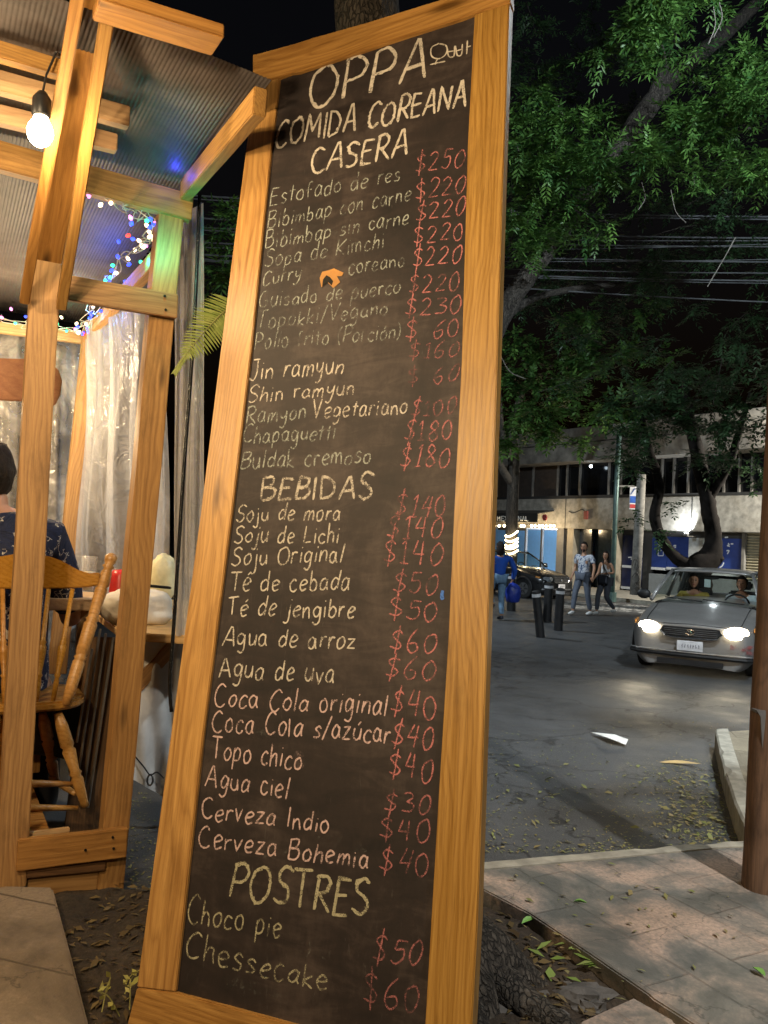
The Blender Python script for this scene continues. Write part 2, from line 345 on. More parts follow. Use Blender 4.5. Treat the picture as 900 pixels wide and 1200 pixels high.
# ---------------------------------------------------------------- handwriting: single-stroke letters, cap height 1, baseline 0
GL = {
'A': (.66, 'l0,0 .30,1 .36,1 .64,0;l.10,.36 .54,.38'), 'B': (.58, 'l.04,1 .02,0;s.02,.98 .40,1 .46,.78 .30,.56 .06,.54;s.06,.54 .45,.52 .55,.26 .36,.02 .02,0'),
'C': (.62, 's.58,.88 .38,1.02 .12,.80 .03,.40 .16,.06 .38,-.02 .60,.12'), 'D': (.64, 'l.06,1 .04,0;s.02,1 .36,.94 .60,.56 .46,.14 .04,0'),
'E': (.54, 'l.50,.98 .06,1 .04,.52 .02,0 .52,.02;l.05,.53 .42,.54'), 'G': (.64, 's.58,.86 .36,1.02 .10,.76 .03,.36 .20,.02 .46,.06 .58,.38;l.36,.40 .60,.40'),
'I': (.22, 'l.10,1 .10,0'), 'J': (.52, 's.42,1 .42,.30 .26,0 .02,.10;l.16,1 .52,1.02'), 'K': (.58, 'l.06,1 .04,0;l.54,.96 .06,.44 .56,0'),
'L': (.50, 'l.06,1 .04,.02 .50,.04'), 'M': (.80, 'l0,0 .10,1 .38,.36 .66,1 .78,0'), 'N': (.66, 'l.04,0 .06,1 .56,.02 .60,1'),
'O': (.70, 's.36,1 .10,.80 .02,.40 .16,.04 .40,-.02 .64,.26 .66,.66 .50,.96 .34,1.01'), 'P': (.60, 'l.10,1 .05,0;s.04,.98 .36,1.04 .58,.80 .46,.52 .08,.44'),
'R': (.62, 'l.08,1 .04,0;s.04,.98 .38,1.03 .55,.78 .40,.54 .08,.48;l.20,.48 .60,0'), 'S': (.58, 's.54,.88 .32,1.02 .08,.84 .14,.60 .44,.44 .52,.18 .30,-.02 .02,.10'),
'T': (.62, 'l0,.98 .62,1.02;l.32,1 .30,0'), 'V': (.60, 'l0,1 .26,0 .58,1.02'),
'a': (.50, 's.40,.50 .24,.60 .06,.40 .06,.12 .22,0 .38,.18 .42,.56;s.42,.58 .41,.20 .48,0'), 'b': (.48, 'l.06,1 .05,.02;s.05,.34 .22,.58 .42,.40 .40,.10 .20,-.02 .05,.08'),
'c': (.44, 's.42,.50 .24,.60 .05,.36 .10,.06 .28,-.02 .44,.10'), 'd': (.50, 's.40,.48 .22,.58 .05,.36 .08,.06 .24,0 .40,.18;l.43,1 .42,0'),
'e': (.46, 's.06,.28 .26,.32 .42,.44 .26,.60 .08,.44 .05,.18 .20,-.02 .44,.08'), 'f': (.40, 's.40,.94 .26,1 .16,.80 .16,0;l0,.54 .36,.56'),
'g': (.50, 's.40,.50 .22,.60 .05,.38 .10,.10 .26,.06 .40,.24 .43,.58;s.43,.56 .42,-.20 .26,-.40 .06,-.30'), 'h': (.48, 'l.06,1 .05,0;s.05,.30 .20,.56 .36,.52 .40,.30 .42,0'),
'i': (.18, 'l.09,.58 .09,0;l.09,.80 .10,.86'), 'j': (.26, 's.18,.58 .18,-.20 .04,-.38 -.10,-.28;l.18,.80 .19,.86'), 'k': (.44, 'l.06,1 .05,0;l.38,.56 .06,.24 .42,0'),
'l': (.18, 'l.09,1 .09,0'), 'm': (.70, 'l.05,.58 .05,0;s.05,.32 .18,.56 .30,.50 .32,0;s.32,.32 .48,.58 .60,.48 .64,0'), 'n': (.48, 'l.05,.58 .05,0;s.05,.30 .20,.56 .36,.52 .41,.28 .42,0'),
'o': (.48, 's.26,.59 .08,.46 .04,.20 .18,0 .36,.06 .44,.34 .34,.56 .22,.60'), 'p': (.48, 'l.06,.58 .04,-.40;s.05,.36 .22,.60 .42,.42 .36,.10 .16,0 .05,.08'),
'r': (.36, 'l.06,.58 .06,0;s.06,.32 .18,.54 .36,.54'), 's': (.42, 's.38,.50 .22,.60 .08,.46 .20,.32 .36,.20 .28,.02 .04,.04'), 't': (.36, 'l.18,.90 .17,.02;l0,.60 .36,.62'),
'u': (.48, 's.05,.58 .05,.20 .18,0 .34,.08 .41,.30;l.42,.58 .43,0'), 'v': (.44, 'l.02,.58 .20,0 .42,.60'), 'y': (.46, 's.04,.58 .08,.26 .24,.18 .40,.34;s.42,.58 .38,-.10 .22,-.40 .02,-.30'),
'z': (.46, 'l.04,.56 .42,.58 .02,.02 .46,.04'),
'0': (.50, 's.28,1 .08,.76 .04,.34 .20,0 .40,.18 .46,.60 .36,.94 .24,1'), '1': (.34, 'l.06,.80 .20,1 .18,0;l.02,.01 .34,.02'), '2': (.52, 's.04,.80 .22,1 .42,.84 .34,.52 .04,.04;l.04,.04 .50,.06'),
'3': (.50, 's.06,.90 .28,1 .42,.80 .20,.54;s.20,.54 .46,.42 .40,.08 .04,.06'), '4': (.50, 'l.20,1 .04,.42 .44,.44;l.38,.98 .34,0'), '5': (.50, 'l.46,.98 .12,.96 .10,.56;s.10,.56 .38,.58 .44,.24 .24,-.02 .02,.10'),
'6': (.50, 's.38,1 .12,.66 .06,.24 .22,-.02 .42,.16 .36,.42 .10,.34'), '8': (.50, 's.26,.54 .08,.74 .24,1 .42,.80 .26,.54 .04,.26 .22,-.02 .46,.22 .26,.54'),
'$': (.50, 's.44,.80 .24,.90 .06,.72 .24,.50 .44,.30 .30,.08 .02,.14;l.27,1.16 .23,-.18'), '/': (.40, 'l.38,1.05 .02,-.12'), '(': (.26, 's.24,1.06 .06,.66 .06,.24 .24,-.16'), ')': (.26, 's.02,1.06 .20,.66 .20,.24 .02,-.16'),
' ': (.36, ''), '`': (.0, ''),
}
ACC = {'é': 'e', 'ú': 'u', 'ó': 'o'}
def glyph(ch):
    w_, s_ = GL[ACC.get(ch, ch)]
    st = []
    for q in [k for k in s_.split(';') if k]:
        pts = [tuple(float(z) for z in p.split(',')) for p in q[1:].split(' ')]
        st.append((q[0], pts))
    if ch in ACC: st.append(('l', [(.22, .72), (.34, .90)]))
    return w_, st
CH = {}
def chalk_mat(name, col, keep):
    """chalk that caught only on the high spots of the board"""
    m, t, b = new_mat(name); v = coords(t, rnd=False)
    g = noise(t, v, 330, 3, 0.8); g2 = noise(t, v, 55, 4, 0.7); g3 = noise(t, v, 24, 2, .5)
    f = math_(t, 'ADD', math_(t, 'MULTIPLY', g, 0.62), math_(t, 'ADD', math_(t, 'MULTIPLY', g2, 0.42), math_(t, 'MULTIPLY', g3, 0.34)))
    lo = 0.88-0.33*keep
    a = ramp(t, f, [(lo-0.08, (0, 0, 0)), (lo+0.08, (1, 1, 1))])
    a = math_(t, 'MULTIPLY', a, min(1.0, 0.52+0.46*keep))
    t.links.new(a, b.inputs['Alpha']); b.inputs['Base Color'].default_value = (*col, 1)
    b.inputs['Roughness'].default_value = 0.95; b.inputs['Specular IOR Level'].default_value = 0.1
    return m
CW = (0.66, 0.60, 0.52); CG = (0.40, 0.43, 0.39); CP = (0.62, 0.45, 0.43); CR = (0.55, 0.205, 0.20); CRD = (0.44, 0.17, 0.17); CY = (0.46, 0.43, 0.29); CB = (0.60, 0.55, 0.47)
_zc = [0]
def chalk_strokes(name, strokes, width, mat, passes=1):
    """strokes: lists of board-local (x, y); laid on as ribbons a hair in front of the panel"""
    V = []; Fc = []
    for st in strokes:
        for ps in range(passes):
            pts = [Vector((p[0], p[1])) for p in st]
            if ps: pts = [p+Vector((random.gauss(0, width*0.28), random.gauss(0, width*0.28))) for p in pts]
            # resample
            out = [pts[0]]
            for p in pts[1:]:
                d = (p-out[-1]).length; k = max(1, int(d/(width*0.9)))
                o0 = out[-1]
                for j in range(1, k+1): out.append(o0.lerp(p, j/k))
            pts = out; n = len(pts)
            if n < 2: continue
            base = len(V); _zc[0] = (_zc[0]+1) % 14
            z0 = PANEL+0.0006+_zc[0]*0.00009
            for i, p in enumerate(pts):
                d = (pts[min(i+1, n-1)]-pts[max(i-1, 0)])
                d = d.normalized() if d.length > 1e-9 else Vector((1, 0))
                nn = Vector((-d.y, d.x)); wd = width*0.5*(0.78+0.40*random.random())
                if i in (0, n-1): wd *= 0.6
                z = z0+i*0.0000035
                V.append((p.x+nn.x*wd, p.y+nn.y*wd, z)); V.append((p.x-nn.x*wd, p.y-nn.y*wd, z))
            for i in range(n-1):
                a = base+2*i; Fc.append((a, a+1, a+3, a+2))
    mm = MB(); mm.add(V, Fc)
    o = mm.build(name, mat, board, M=BM); return o
def write(text, x0, y0, x1, y1, h0, h1, col, keep=0.7, wpx=2.2, passes=1, name='lettering', jit=0.02):
    if keep < .6: keep = .47+keep*.32
    ad = []; tot = 0.0
    for ch in text:
        w_, st = glyph(ch); ad.append((tot, w_, st)); tot += w_+0.13
    tot -= 0.13
    words = [[]]
    for ch, (o, w_, st) in zip(text, ad):
        if ch == ' ' and name != 'heading_lettering': words.append([])
        dy = random.gauss(0, 0.035); sc = 1+random.gauss(0, 0.06); sk = random.gauss(0.03, 0.05)
        for kind, pts in st:
            q = [(o+px*1.0+py*sk+random.gauss(0, jit*0.7), py*sc+dy+random.gauss(0, jit*0.7), 0) for px, py in pts]
            q = catmull(q, 5) if kind == 's' else [Vector(k) for k in q]
            s2 = []
            for k in q:
                u = k.x/tot; h = h0+(h1-h0)*u
                X = x0+(x1-x0)*u + k.y*h*0.115; Y = y0+(y1-y0)*u - k.y*h
                p = BP(X, Y, PANEL); s2.append((p.x, p.y))
            words[-1].append(s2)
    key = (col, round(keep, 2))
    if key not in CH: CH[key] = chalk_mat('chalk', col, keep)
    px = (BP(401, 600, PANEL)-BP(400, 600, PANEL)).length
    for wd in words:
        if wd: chalk_strokes(name, wd, wpx*px, CH[key], passes)
HD = dict(keep=0.80, wpx=3.3, passes=2, name='heading_lettering')
write('OPPA', 360, 127, 499, 92, 46, 43, CB, **{**HD, 'wpx': 3.6})
write('COMIDA COREANA', 322, 174, 545, 125, 30, 28, CB, **{**HD, 'wpx': 2.7})
write('CASERA', 364, 203, 476, 182, 31, 30, CB, **{**HD, 'wpx': 2.8})
PR = 'price_lettering'
for a in [('Estofado de res', 316, 241, 469, 212, 20, 19, CG, .50), ('Bibimbap con carne', 313.6, 268, 481, 236, 19, 19, CG, .56), ('Bibimbap sin carne', 310.5, 292, 478.5, 263, 19, 19, CG, .56),
          ('Sopa de Kimchi', 310, 313, 450, 291, 19, 18, CG, .46), ('Curry', 307, 335, 352, 326, 17, 17, CG, .50), ('coreano', 408, 322.5, 474, 312, 18, 18, CG, .46),
          ('Guisado de puerco', 303, 361, 469, 344, 18, 18, CG, .38), ('Topokki/Vegano', 300, 386, 454, 369, 19, 18, CG, .34), ('Pollo frito (Porción)', 298, 410, 469, 396, 19, 18, CG, .30)]:
    write(*a, wpx=1.55)
for a in [('Jin ramyun', 292, 446, 402, 437, 22, 22, CW, .72), ('Shin ramyun', 290, 472, 415, 462, 20, 20, CW, .58), ('Ramyon ', 288, 497, 367, 490, 20, 20, CG, .60), ('Vegetariano', 366, 490, 477, 485, 21, 20, CW, .66),
          ('Chapaguetti', 284, 520, 393, 515, 20, 20, CG, .44), ('Buldak cremoso', 282, 549, 434, 543, 21, 20, CG, .62)]:
    write(*a, wpx=1.75)
write('BEBIDAS', 306, 585, 436, 584, 26, 26, CB, keep=.50, wpx=2.6, passes=2, name='heading_lettering')
for a in [('Soju de mora', 276, 611, 398, 610, 19, 19, CB, .72), ('Soju de Lichi', 274, 636, 397, 636, 20, 20, CB, .72), ('Soju Original', 271, 662, 401, 659, 21, 22, CB, .76), ('Té de cebada', 269, 693, 409, 691, 24, 22, CB, .76),
          ('Té de jengibre', 266, 721, 415, 724, 22, 22, CB, .78), ('Agua de arroz', 261, 756, 416, 760, 23, 22, CB, .74), ('Agua de uva', 257, 793, 391, 800, 26, 24, CB, .72)]:
    write(*a, wpx=1.75)
for a in [('Coca Cola original', 251, 827, 453, 838, 24, 24, CP, .78), ('Coca Cola s/azúcar', 248, 857, 457, 870, 24, 24, CP, .78), ('Topo chico', 247, 888, 353, 902, 26, 24, CP, .78),
          ('Agua ciel', 241, 921, 337, 936, 24, 24, CP, .76), ('Cerveza Indio', 236, 958, 385, 976, 23, 22, CP, .80), ('Cerveza Bohemia', 232, 992, 431, 1018, 23, 22, CP, .80)]:
    write(*a, wpx=1.75)
write('POSTRES', 268, 1050, 431, 1074, 38, 42, CY, keep=.72, wpx=2.6, passes=2, name='heading_lettering')
write('Choco pie', 219, 1080, 329, 1098, 31, 27, CY, keep=.56, wpx=1.75); write('Chessecake', 216, 1122, 383, 1162, 30, 27, CY, keep=.60, wpx=1.75)
for a in [('$250', 486, 204, 543, 195, 23, 21, CR, .62), ('$220', 487, 234, 544, 227, 22, 21, CR, .62), ('$220', 487, 259.5, 544, 253, 22, 21, CR, .66), ('$220', 484, 287, 542, 281, 22, 21, CR, .66), ('$220', 483, 313, 540, 309, 22, 21, CR, .70),
          ('$220', 479, 344, 537, 341, 22, 21, CR, .64), ('$230', 474, 369, 539, 368, 21, 21, CRD, .55), ('$ 60', 475, 397, 537, 394, 22, 21, CRD, .58), ('$160', 479, 420, 537, 417, 21, 20, CRD, .24), ('$ 60', 477, 451, 536, 447, 20, 20, CRD, .20),
          ('$100', 481, 487, 534, 485, 20, 20, CRD, .22), ('$180', 473, 517, 529, 515, 24, 24, CR, .42), ('$180', 468, 547, 526, 548, 25, 24, CR, .50), ('$140', 462, 606, 522, 604, 27, 26, CRD, .56), ('$140', 453, 630, 518, 632, 26, 25, CR, .60),
          ('$140', 448, 659, 518, 663, 27, 26, CR, .62), ('$50', 460, 694, 512, 697, 24, 23, CRD, .52), ('$50', 456, 723, 511, 728, 25, 24, CR, .60), ('$60', 456, 762, 510, 768, 25, 24, CR, .58), ('$60', 450, 792, 510, 798, 27, 26, CR, .62),
          ('$40', 457, 836, 511, 843, 30, 28, CR, .66), ('$40', 457, 872, 507, 880, 28, 27, CR, .58), ('$40', 455, 908, 506, 918, 28, 27, CR, .56), ('$30', 450, 950, 503, 956, 24, 24, CRD, .56), ('$40', 444, 982, 503, 990, 28, 26, CRD, .60),
          ('$40', 444, 1018, 501, 1028, 30, 28, CRD, .58), ('$50', 436, 1126, 493, 1131, 33, 30, CRD, .42), ('$60', 426, 1174, 489, 1188, 38, 34, CRD, .30)]:
    write(*a, wpx=1.55, name=PR)
def px_strokes(name, lst, wpx, col, keep, passes=1):
    px = (BP(401, 600, PANEL)-BP(400, 600, PANEL)).length
    key = (col, round(keep, 2))
    if key not in CH: CH[key] = chalk_mat('chalk', col, keep)
    st = []
    for s in lst:
        q = catmull([(x, y, 0) for x, y in s], 5)
        st.append([tuple(BP(k.x, k.y, PANEL))[:2] for k in q])
    return chalk_strokes(name, st, wpx*px, CH[key], passes)
# the Korean word beside the heading
px_strokes('heading_lettering', [[(515, 51), (506, 56), (506, 66), (515, 69), (523, 63), (523, 54), (513, 51)], [(513, 69), (511, 73), (510, 76)], [(504, 76), (513, 74), (522, 72)],
    [(524, 56), (526, 66), (532, 66), (533, 54)], [(525, 61), (532, 60)], [(534, 54), (536, 65), (541, 64), (542, 52)], [(535, 60), (542, 58)], [(548, 48), (547.5, 56), (547, 64)], [(548, 55), (552, 54)]], 1.7, CB, .8)
# chalk smears and erased writing
px_strokes('chalk_smear', [[(350, 880), (346, 888), (348, 896), (353, 898), (355, 888), (350, 882)], [(351, 884), (349, 892), (353, 894)]], 4.5, CP, .30)
px_strokes('chalk_smear', [[(262, 1150), (290, 1154), (318, 1164), (330, 1170)]], 11, CG, .10)
px_strokes('chalk_smear', [[(362, 1098), (364, 1112), (358, 1122)], [(352, 1106), (372, 1108)], [(380, 1100), (376, 1118), (384, 1124), (388, 1112)]], 1.6, CG, .12)
px_strokes('chalk_smear', [[(519, 692), (518, 698), (519, 703)]], 3.5, (0.08, 0.2, 0.6), .8)
random.seed(91)
for _ in range(9):
    x0, y0 = random.uniform(300, 470), random.uniform(230, 1080); x0 -= (y0-230)*.09
    px_strokes('chalk_smear', [[(x0, y0), (x0+random.uniform(12, 30), y0+random.gauss(0, 5)), (x0+random.uniform(40, 75), y0+random.gauss(0, 9))]], random.uniform(6, 14), CG, .06)
# the torn spot in the paint
tp = [(375, 326), (378, 319), (386, 317), (392, 315), (403, 320), (401, 324), (395, 324), (399, 331), (391, 338), (385, 332), (384, 324), (380, 334), (377, 337)]
mm = MB(); mm.prism([tuple(BP(x, y, PANEL))[:2] for x, y in tp], PANEL+0.0020, PANEL+0.0026)
torn = mm.build('torn_patch', simple('bare_board_fibre', (0.44, 0.22, 0.065), 0.85), board, M=BM)
mm = MB(); mm.prism([tuple(BP(x, y, PANEL))[:2] for x, y in [(379, 328), (383, 323), (387, 325), (391, 330), (389, 335), (385, 331), (382, 333), (378, 336)]], PANEL+0.0027, PANEL+0.0031)
mm.build('hole', simple('dark_hole', (0.01, 0.008, 0.006), 0.9), torn, M=BM)
# ================================================================ ground, pavements, kerbs
def asphalt():
    m, t, b = new_mat('asphalt'); v = coords(t, rnd=False)
    g = noise(t, v, 160, 3, .7); p = noise(t, v, .55, 5, .6, .5); p2 = noise(t, v, 3.0, 5, .65); st_ = noise(t, v, 28, 4, .7)
    c = ramp(t, math_(t, 'ADD', math_(t, 'MULTIPLY', p, .6), math_(t, 'MULTIPLY', p2, .4)), [(0.33, (.029, .030, .032)), (0.55, (.054, .055, .057)), (0.72, (.085, .085, .085))])
    c = mixc(t, ramp(t, g, [(.52, (0, 0, 0)), (.72, (.75,)*3)]), c, (.15, .145, .135))
    c = mixc(t, ramp(t, st_, [(.62, (0, 0, 0)), (.75, (.6,)*3)]), c, (.020, .019, .018))
    vo = N(t, 'ShaderNodeTexVoronoi'); vo.feature = 'DISTANCE_TO_EDGE'; vo.inputs['Scale'].default_value = .55
    ad = N(t, 'ShaderNodeVectorMath', operation='ADD'); nn = N(t, 'ShaderNodeTexNoise'); nn.inputs['Scale'].default_value = 2.5; nn.inputs['Detail'].default_value = 5; t.links.new(v, nn.inputs['Vector'])
    t.links.new(v, ad.inputs[0]); t.links.new(nn.outputs['Color'], ad.inputs[1]); t.links.new(ad.outputs[0], vo.inputs['Vector'])
    c = mixc(t, ramp(t, vo.outputs['Distance'], [(0.004, (.8,)*3), (0.012, (0, 0, 0))]), c, (.012, .012, .012))
    t.links.new(c, b.inputs['Base Color'])
    t.links.new(ramp(t, p2, [(.3, (.52,)*3), (.7, (.78,)*3)]), b.inputs['Roughness']); bump(t, b, math_(t, 'ADD', g, math_(t, 'MULTIPLY', st_, .7)), .55, .006); return m
M['asphalt'] = asphalt()
mm = MB(); mm.quad((-300, -60, ST), (300, -60, ST), (300, 400, ST), (-300, 400, ST)); tag(mm.build('street', M['asphalt']), kind='structure')
def paver(name, c1, c2, rot, sx, sy, mortar=.006, pink=None):
    m, t, b = new_mat(name); v = coords(t, rnd=False, rot=(0, 0, rot))
    br = N(t, 'ShaderNodeTexBrick'); br.inputs['Scale'].default_value = 1.0; br.inputs['Brick Width'].default_value = sx; br.inputs['Row Height'].default_value = sy; br.inputs['Mortar Size'].default_value = mortar
    br.inputs['Color1'].default_value = (*c1, 1); br.inputs['Color2'].default_value = (*c2, 1); br.inputs['Mortar'].default_value = (*[x*.35 for x in c1], 1); br.inputs['Mortar Smooth'].default_value = .4
    wv = N(t, 'ShaderNodeVectorMath', operation='MULTIPLY_ADD'); nn = N(t, 'ShaderNodeTexNoise'); nn.inputs['Scale'].default_value = 5; t.links.new(v, nn.inputs['Vector']); t.links.new(nn.outputs['Color'], wv.inputs[0]); wv.inputs[1].default_value = (.02, .02, 0); t.links.new(v, wv.inputs[2])
    t.links.new(wv.outputs[0], br.inputs['Vector'])
    n1 = noise(t, v, 2.2, 6, .65, .6); n2 = noise(t, v, 55, 5, .7); n3 = noise(t, v, 1.1, 3, .5)
    c = br.outputs['Color']
    if pink: c = mixc(t, ramp(t, math_(t, 'ADD', math_(t, 'MULTIPLY', n3, .6), math_(t, 'MULTIPLY', n1, .4)), [(.43, (0, 0, 0)), (.55, (.95,)*3)]), c, pink)  # pinkish paving tone, with peach patches of dappled lamplight painted in
    c = mixc(t, ramp(t, n1, [(.40, (.9,)*3), (.60, (0, 0, 0))]), c, tuple(x*.42 for x in c1))
    c = mixc(t, ramp(t, n2, [(.35, (.6,)*3), (.6, (0, 0, 0))]), c, tuple(x*.6 for x in c1))
    cr_ = N(t, 'ShaderNodeTexVoronoi'); cr_.feature = 'DISTANCE_TO_EDGE'; cr_.inputs['Scale'].default_value = 1.3
    w2 = N(t, 'ShaderNodeVectorMath', operation='MULTIPLY_ADD'); n4 = N(t, 'ShaderNodeTexNoise'); n4.inputs['Scale'].default_value = 4; n4.inputs['Detail'].default_value = 6; t.links.new(v, n4.inputs['Vector']); t.links.new(n4.outputs['Color'], w2.inputs[0]); w2.inputs[1].default_value = (.5, .5, 0); t.links.new(v, w2.inputs[2]); t.links.new(w2.outputs[0], cr_.inputs['Vector'])
    cf = ramp(t, cr_.outputs['Distance'], [(.001, (.7,)*3), (.005, (0, 0, 0))]); c = mixc(t, cf, c, tuple(x*.25 for x in c1))
    t.links.new(c, b.inputs['Base Color']); t.links.new(ramp(t, n1, [(.3, (.72,)*3), (.7, (.9,)*3)]), b.inputs['Roughness'])
    h = math_(t, 'ADD', math_(t, 'MULTIPLY', br.outputs['Fac'], -1.2), math_(t, 'ADD', n2, math_(t, 'MULTIPLY', n1, .8))); bump(t, b, h, .6, .008); return m
dirv = (G(760, 1165)-G(565, 1035)); ang = math.atan2(dirv.y, dirv.x)
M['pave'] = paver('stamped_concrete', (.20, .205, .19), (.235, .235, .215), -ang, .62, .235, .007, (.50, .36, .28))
M['pave2'] = paver('brown_concrete', (.26, .20, .145), (.30, .235, .17), .3, 2.2, .42, .007)
M['kerb'] = simple('kerb_concrete', (.30, .28, .23), .85, var=.35, scale=9, bmp=.6)
# near pavement, right of the board
far = [G(540, 1011.5), G(690, 998.5), G(700, 998), G(840, 985), G(960, 976)]
near = [G(565, 1035), G(620, 1070), G(690, 1117), G(760, 1165)]
kw = .10
def off(p, d): return p+Vector((0, 0, 0))+d
kd = Vector((far[0].x-far[3].x, far[0].y-far[3].y, 0)).normalized(); kn = Vector((-kd.y, kd.x, 0))
if kn.y > 0: kn = -kn
poly = [near[3], near[2], near[1], near[0]+Vector((-.12, .09, 0)), far[0]+kn*kw, far[1]+kn*kw, far[3]+kn*kw, far[4]+kn*kw+Vector((2.2, .1, 0)), Vector((6.0, 2.6, 0)), Vector((3.2, 1.2, 0)), G(820, 1205), G(765, 1170)]
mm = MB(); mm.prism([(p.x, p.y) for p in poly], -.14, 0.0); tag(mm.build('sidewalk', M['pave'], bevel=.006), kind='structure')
kp = [far[0], far[1], far[3], far[4]+Vector((2.2, .1, 0))]
def rough_kerb(outer, inner, z0, z1, seed):
    random.seed(seed); mm = MB()
    def dens(q):
        out = []
        for a, c_ in zip(q, q[1:]):
            k = max(2, int((c_-a).length/.035))
            out += [a.lerp(c_, i/k) for i in range(k)]
        return out+[q[-1]]
    n = len(dens(outer))
    def at(q, u):
        L = [0]
        for a, c_ in zip(q, q[1:]): L.append(L[-1]+(c_-a).length)
        x = u*L[-1]
        for i in range(len(q)-1):
            if x <= L[i+1]+1e-9: return q[i].lerp(q[i+1], (x-L[i])/max(1e-9, L[i+1]-L[i]))
        return q[-1]
    vs = []; fs = []
    for i in range(n):
        u = i/(n-1); o, q = at(outer, u), at(inner, u); d = Vector((q.x-o.x, q.y-o.y, 0)).normalized()
        ch = max(0, MN.noise(Vector((u*n*.11, seed, 0)))-.12)*.11; w1 = MN.noise(Vector((u*n*.3, seed, 5)))*.006; w2 = MN.noise(Vector((u*n*.9, seed, 9)))*.004
        o2 = o+d*(w1+w2)
        vs += [(o2.x, o2.y, z0), (o2.x, o2.y, z1-.018-ch*.8+w2), (o2.x+d.x*(.016+ch), o2.y+d.y*(.016+ch), z1-.003+w2), (o.x+d.x*(q-o).length*.6, o.y+d.y*(q-o).length*.6, z1+w1*.5), (q.x, q.y, z1-.002), (q.x, q.y, z0)]
    for i in range(n-1):
        for j in range(5): a = i*6+j; fs.append((a, a+1, a+7, a+6))
    mm.add(vs, fs+[(0, 5, 4, 3, 2, 1), tuple((n-1)*6+j for j in range(6))]); return tag(mm.build('kerb', M['kerb']), kind='structure')
from mathutils import noise as MN
rough_kerb([Vector((p.x, p.y, 0)) for p in kp], [Vector((p.x, p.y, 0))+kn*(kw-.004) for p in kp], -.16, .005, 3)
# second slab at the lower edge and a broken slab corner
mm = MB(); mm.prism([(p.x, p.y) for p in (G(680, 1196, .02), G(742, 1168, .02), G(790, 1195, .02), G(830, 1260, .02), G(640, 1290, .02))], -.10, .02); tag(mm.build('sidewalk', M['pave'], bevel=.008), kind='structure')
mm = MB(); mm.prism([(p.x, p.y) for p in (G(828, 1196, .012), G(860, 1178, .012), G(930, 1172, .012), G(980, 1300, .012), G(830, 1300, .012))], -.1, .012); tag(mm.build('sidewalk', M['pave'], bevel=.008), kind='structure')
# left pavement slab in front of the terrace
mm = MB(); mm.prism([(p.x, p.y) for p in (G(-120, 1034), G(62, 1039), G(84, 1120), G(107, 1210), G(120, 1330), G(-300, 1400))], -.14, 0.0); tag(mm.build('sidewalk', M['pave2'], bevel=.01), kind='structure')
# right island with its kerb
isl = [G(838, 857, .03), G(880, 854, .03), G(960, 850, .03), G(1000, 960, .03), G(876, 972, .03), G(866, 950, .03), G(850, 905, .03)]
mm = MB(); mm.prism([(p.x, p.y) for p in isl], -.14, .022); tag(mm.build('sidewalk', paver('island_concrete', (.32, .27, .19), (.34, .29, .2), .2, .8, .5), bevel=.01), kind='structure')
ke = [G(838, 857, .03), G(844, 885, .03), G(852, 915, .03), G(862, 945, .03), G(874, 972, .03)]
ki = [p+Vector((.13, .05, 0)) for p in ke]
rough_kerb([Vector((p.x, p.y, 0)) for p in ke], [Vector((p.x, p.y, 0)) for p in ki], -.15, .05, 8)
# soil of the tree pit
from mathutils import noise as MN
def soil_z(x, y):
    z = -.075+.030*MN.noise(Vector((x*3, y*3, 0)))+.018*MN.noise(Vector((x*9, y*9, 3)))+.009*MN.noise(Vector((x*26, y*26, 7)))
    d = math.hypot(x-.20, y-3.15); z += .15*math.exp(-(d/.42)**2)
    return min(z, .06)
vs = []; fs = []; nx, ny = 150, 130
for j in range(ny+1):
    for i in range(nx+1):
        x = -1.75+i*(3.4/nx); y = 1.5+j*(2.9/ny)
        lim = 4.02+.04*math.sin(x*9)
        z = soil_z(x, y)
        if y > lim-.2: z -= min(.12, (y-lim+.2)*.5)
        vs.append((x, y, z))
for j in range(ny):
    for i in range(nx): a = j*(nx+1)+i; fs.append((a, a+1, a+nx+2, a+nx+1))
mm = MB(); mm.add(vs, fs)
m, t, b = new_mat('dry_soil'); v = coords(t, rnd=False); n1 = noise(t, v, 4, 7, .7); n2 = noise(t, v, 40, 6, .75)
t.links.new(mixc(t, ramp(t, n2, [(.4, (.7,)*3), (.65, (0, 0, 0))]), ramp(t, n1, [(.3, (.035, .026, .018)), (.6, (.085, .062, .042)), (.8, (.13, .10, .07))]), (.02, .014, .01)), b.inputs['Base Color']); b.inputs['Roughness'].default_value = .95
bump(t, b, math_(t, 'ADD', n2, n1), .9, .02)
tag(mm.build('soil', m, smooth=True), kind='structure')
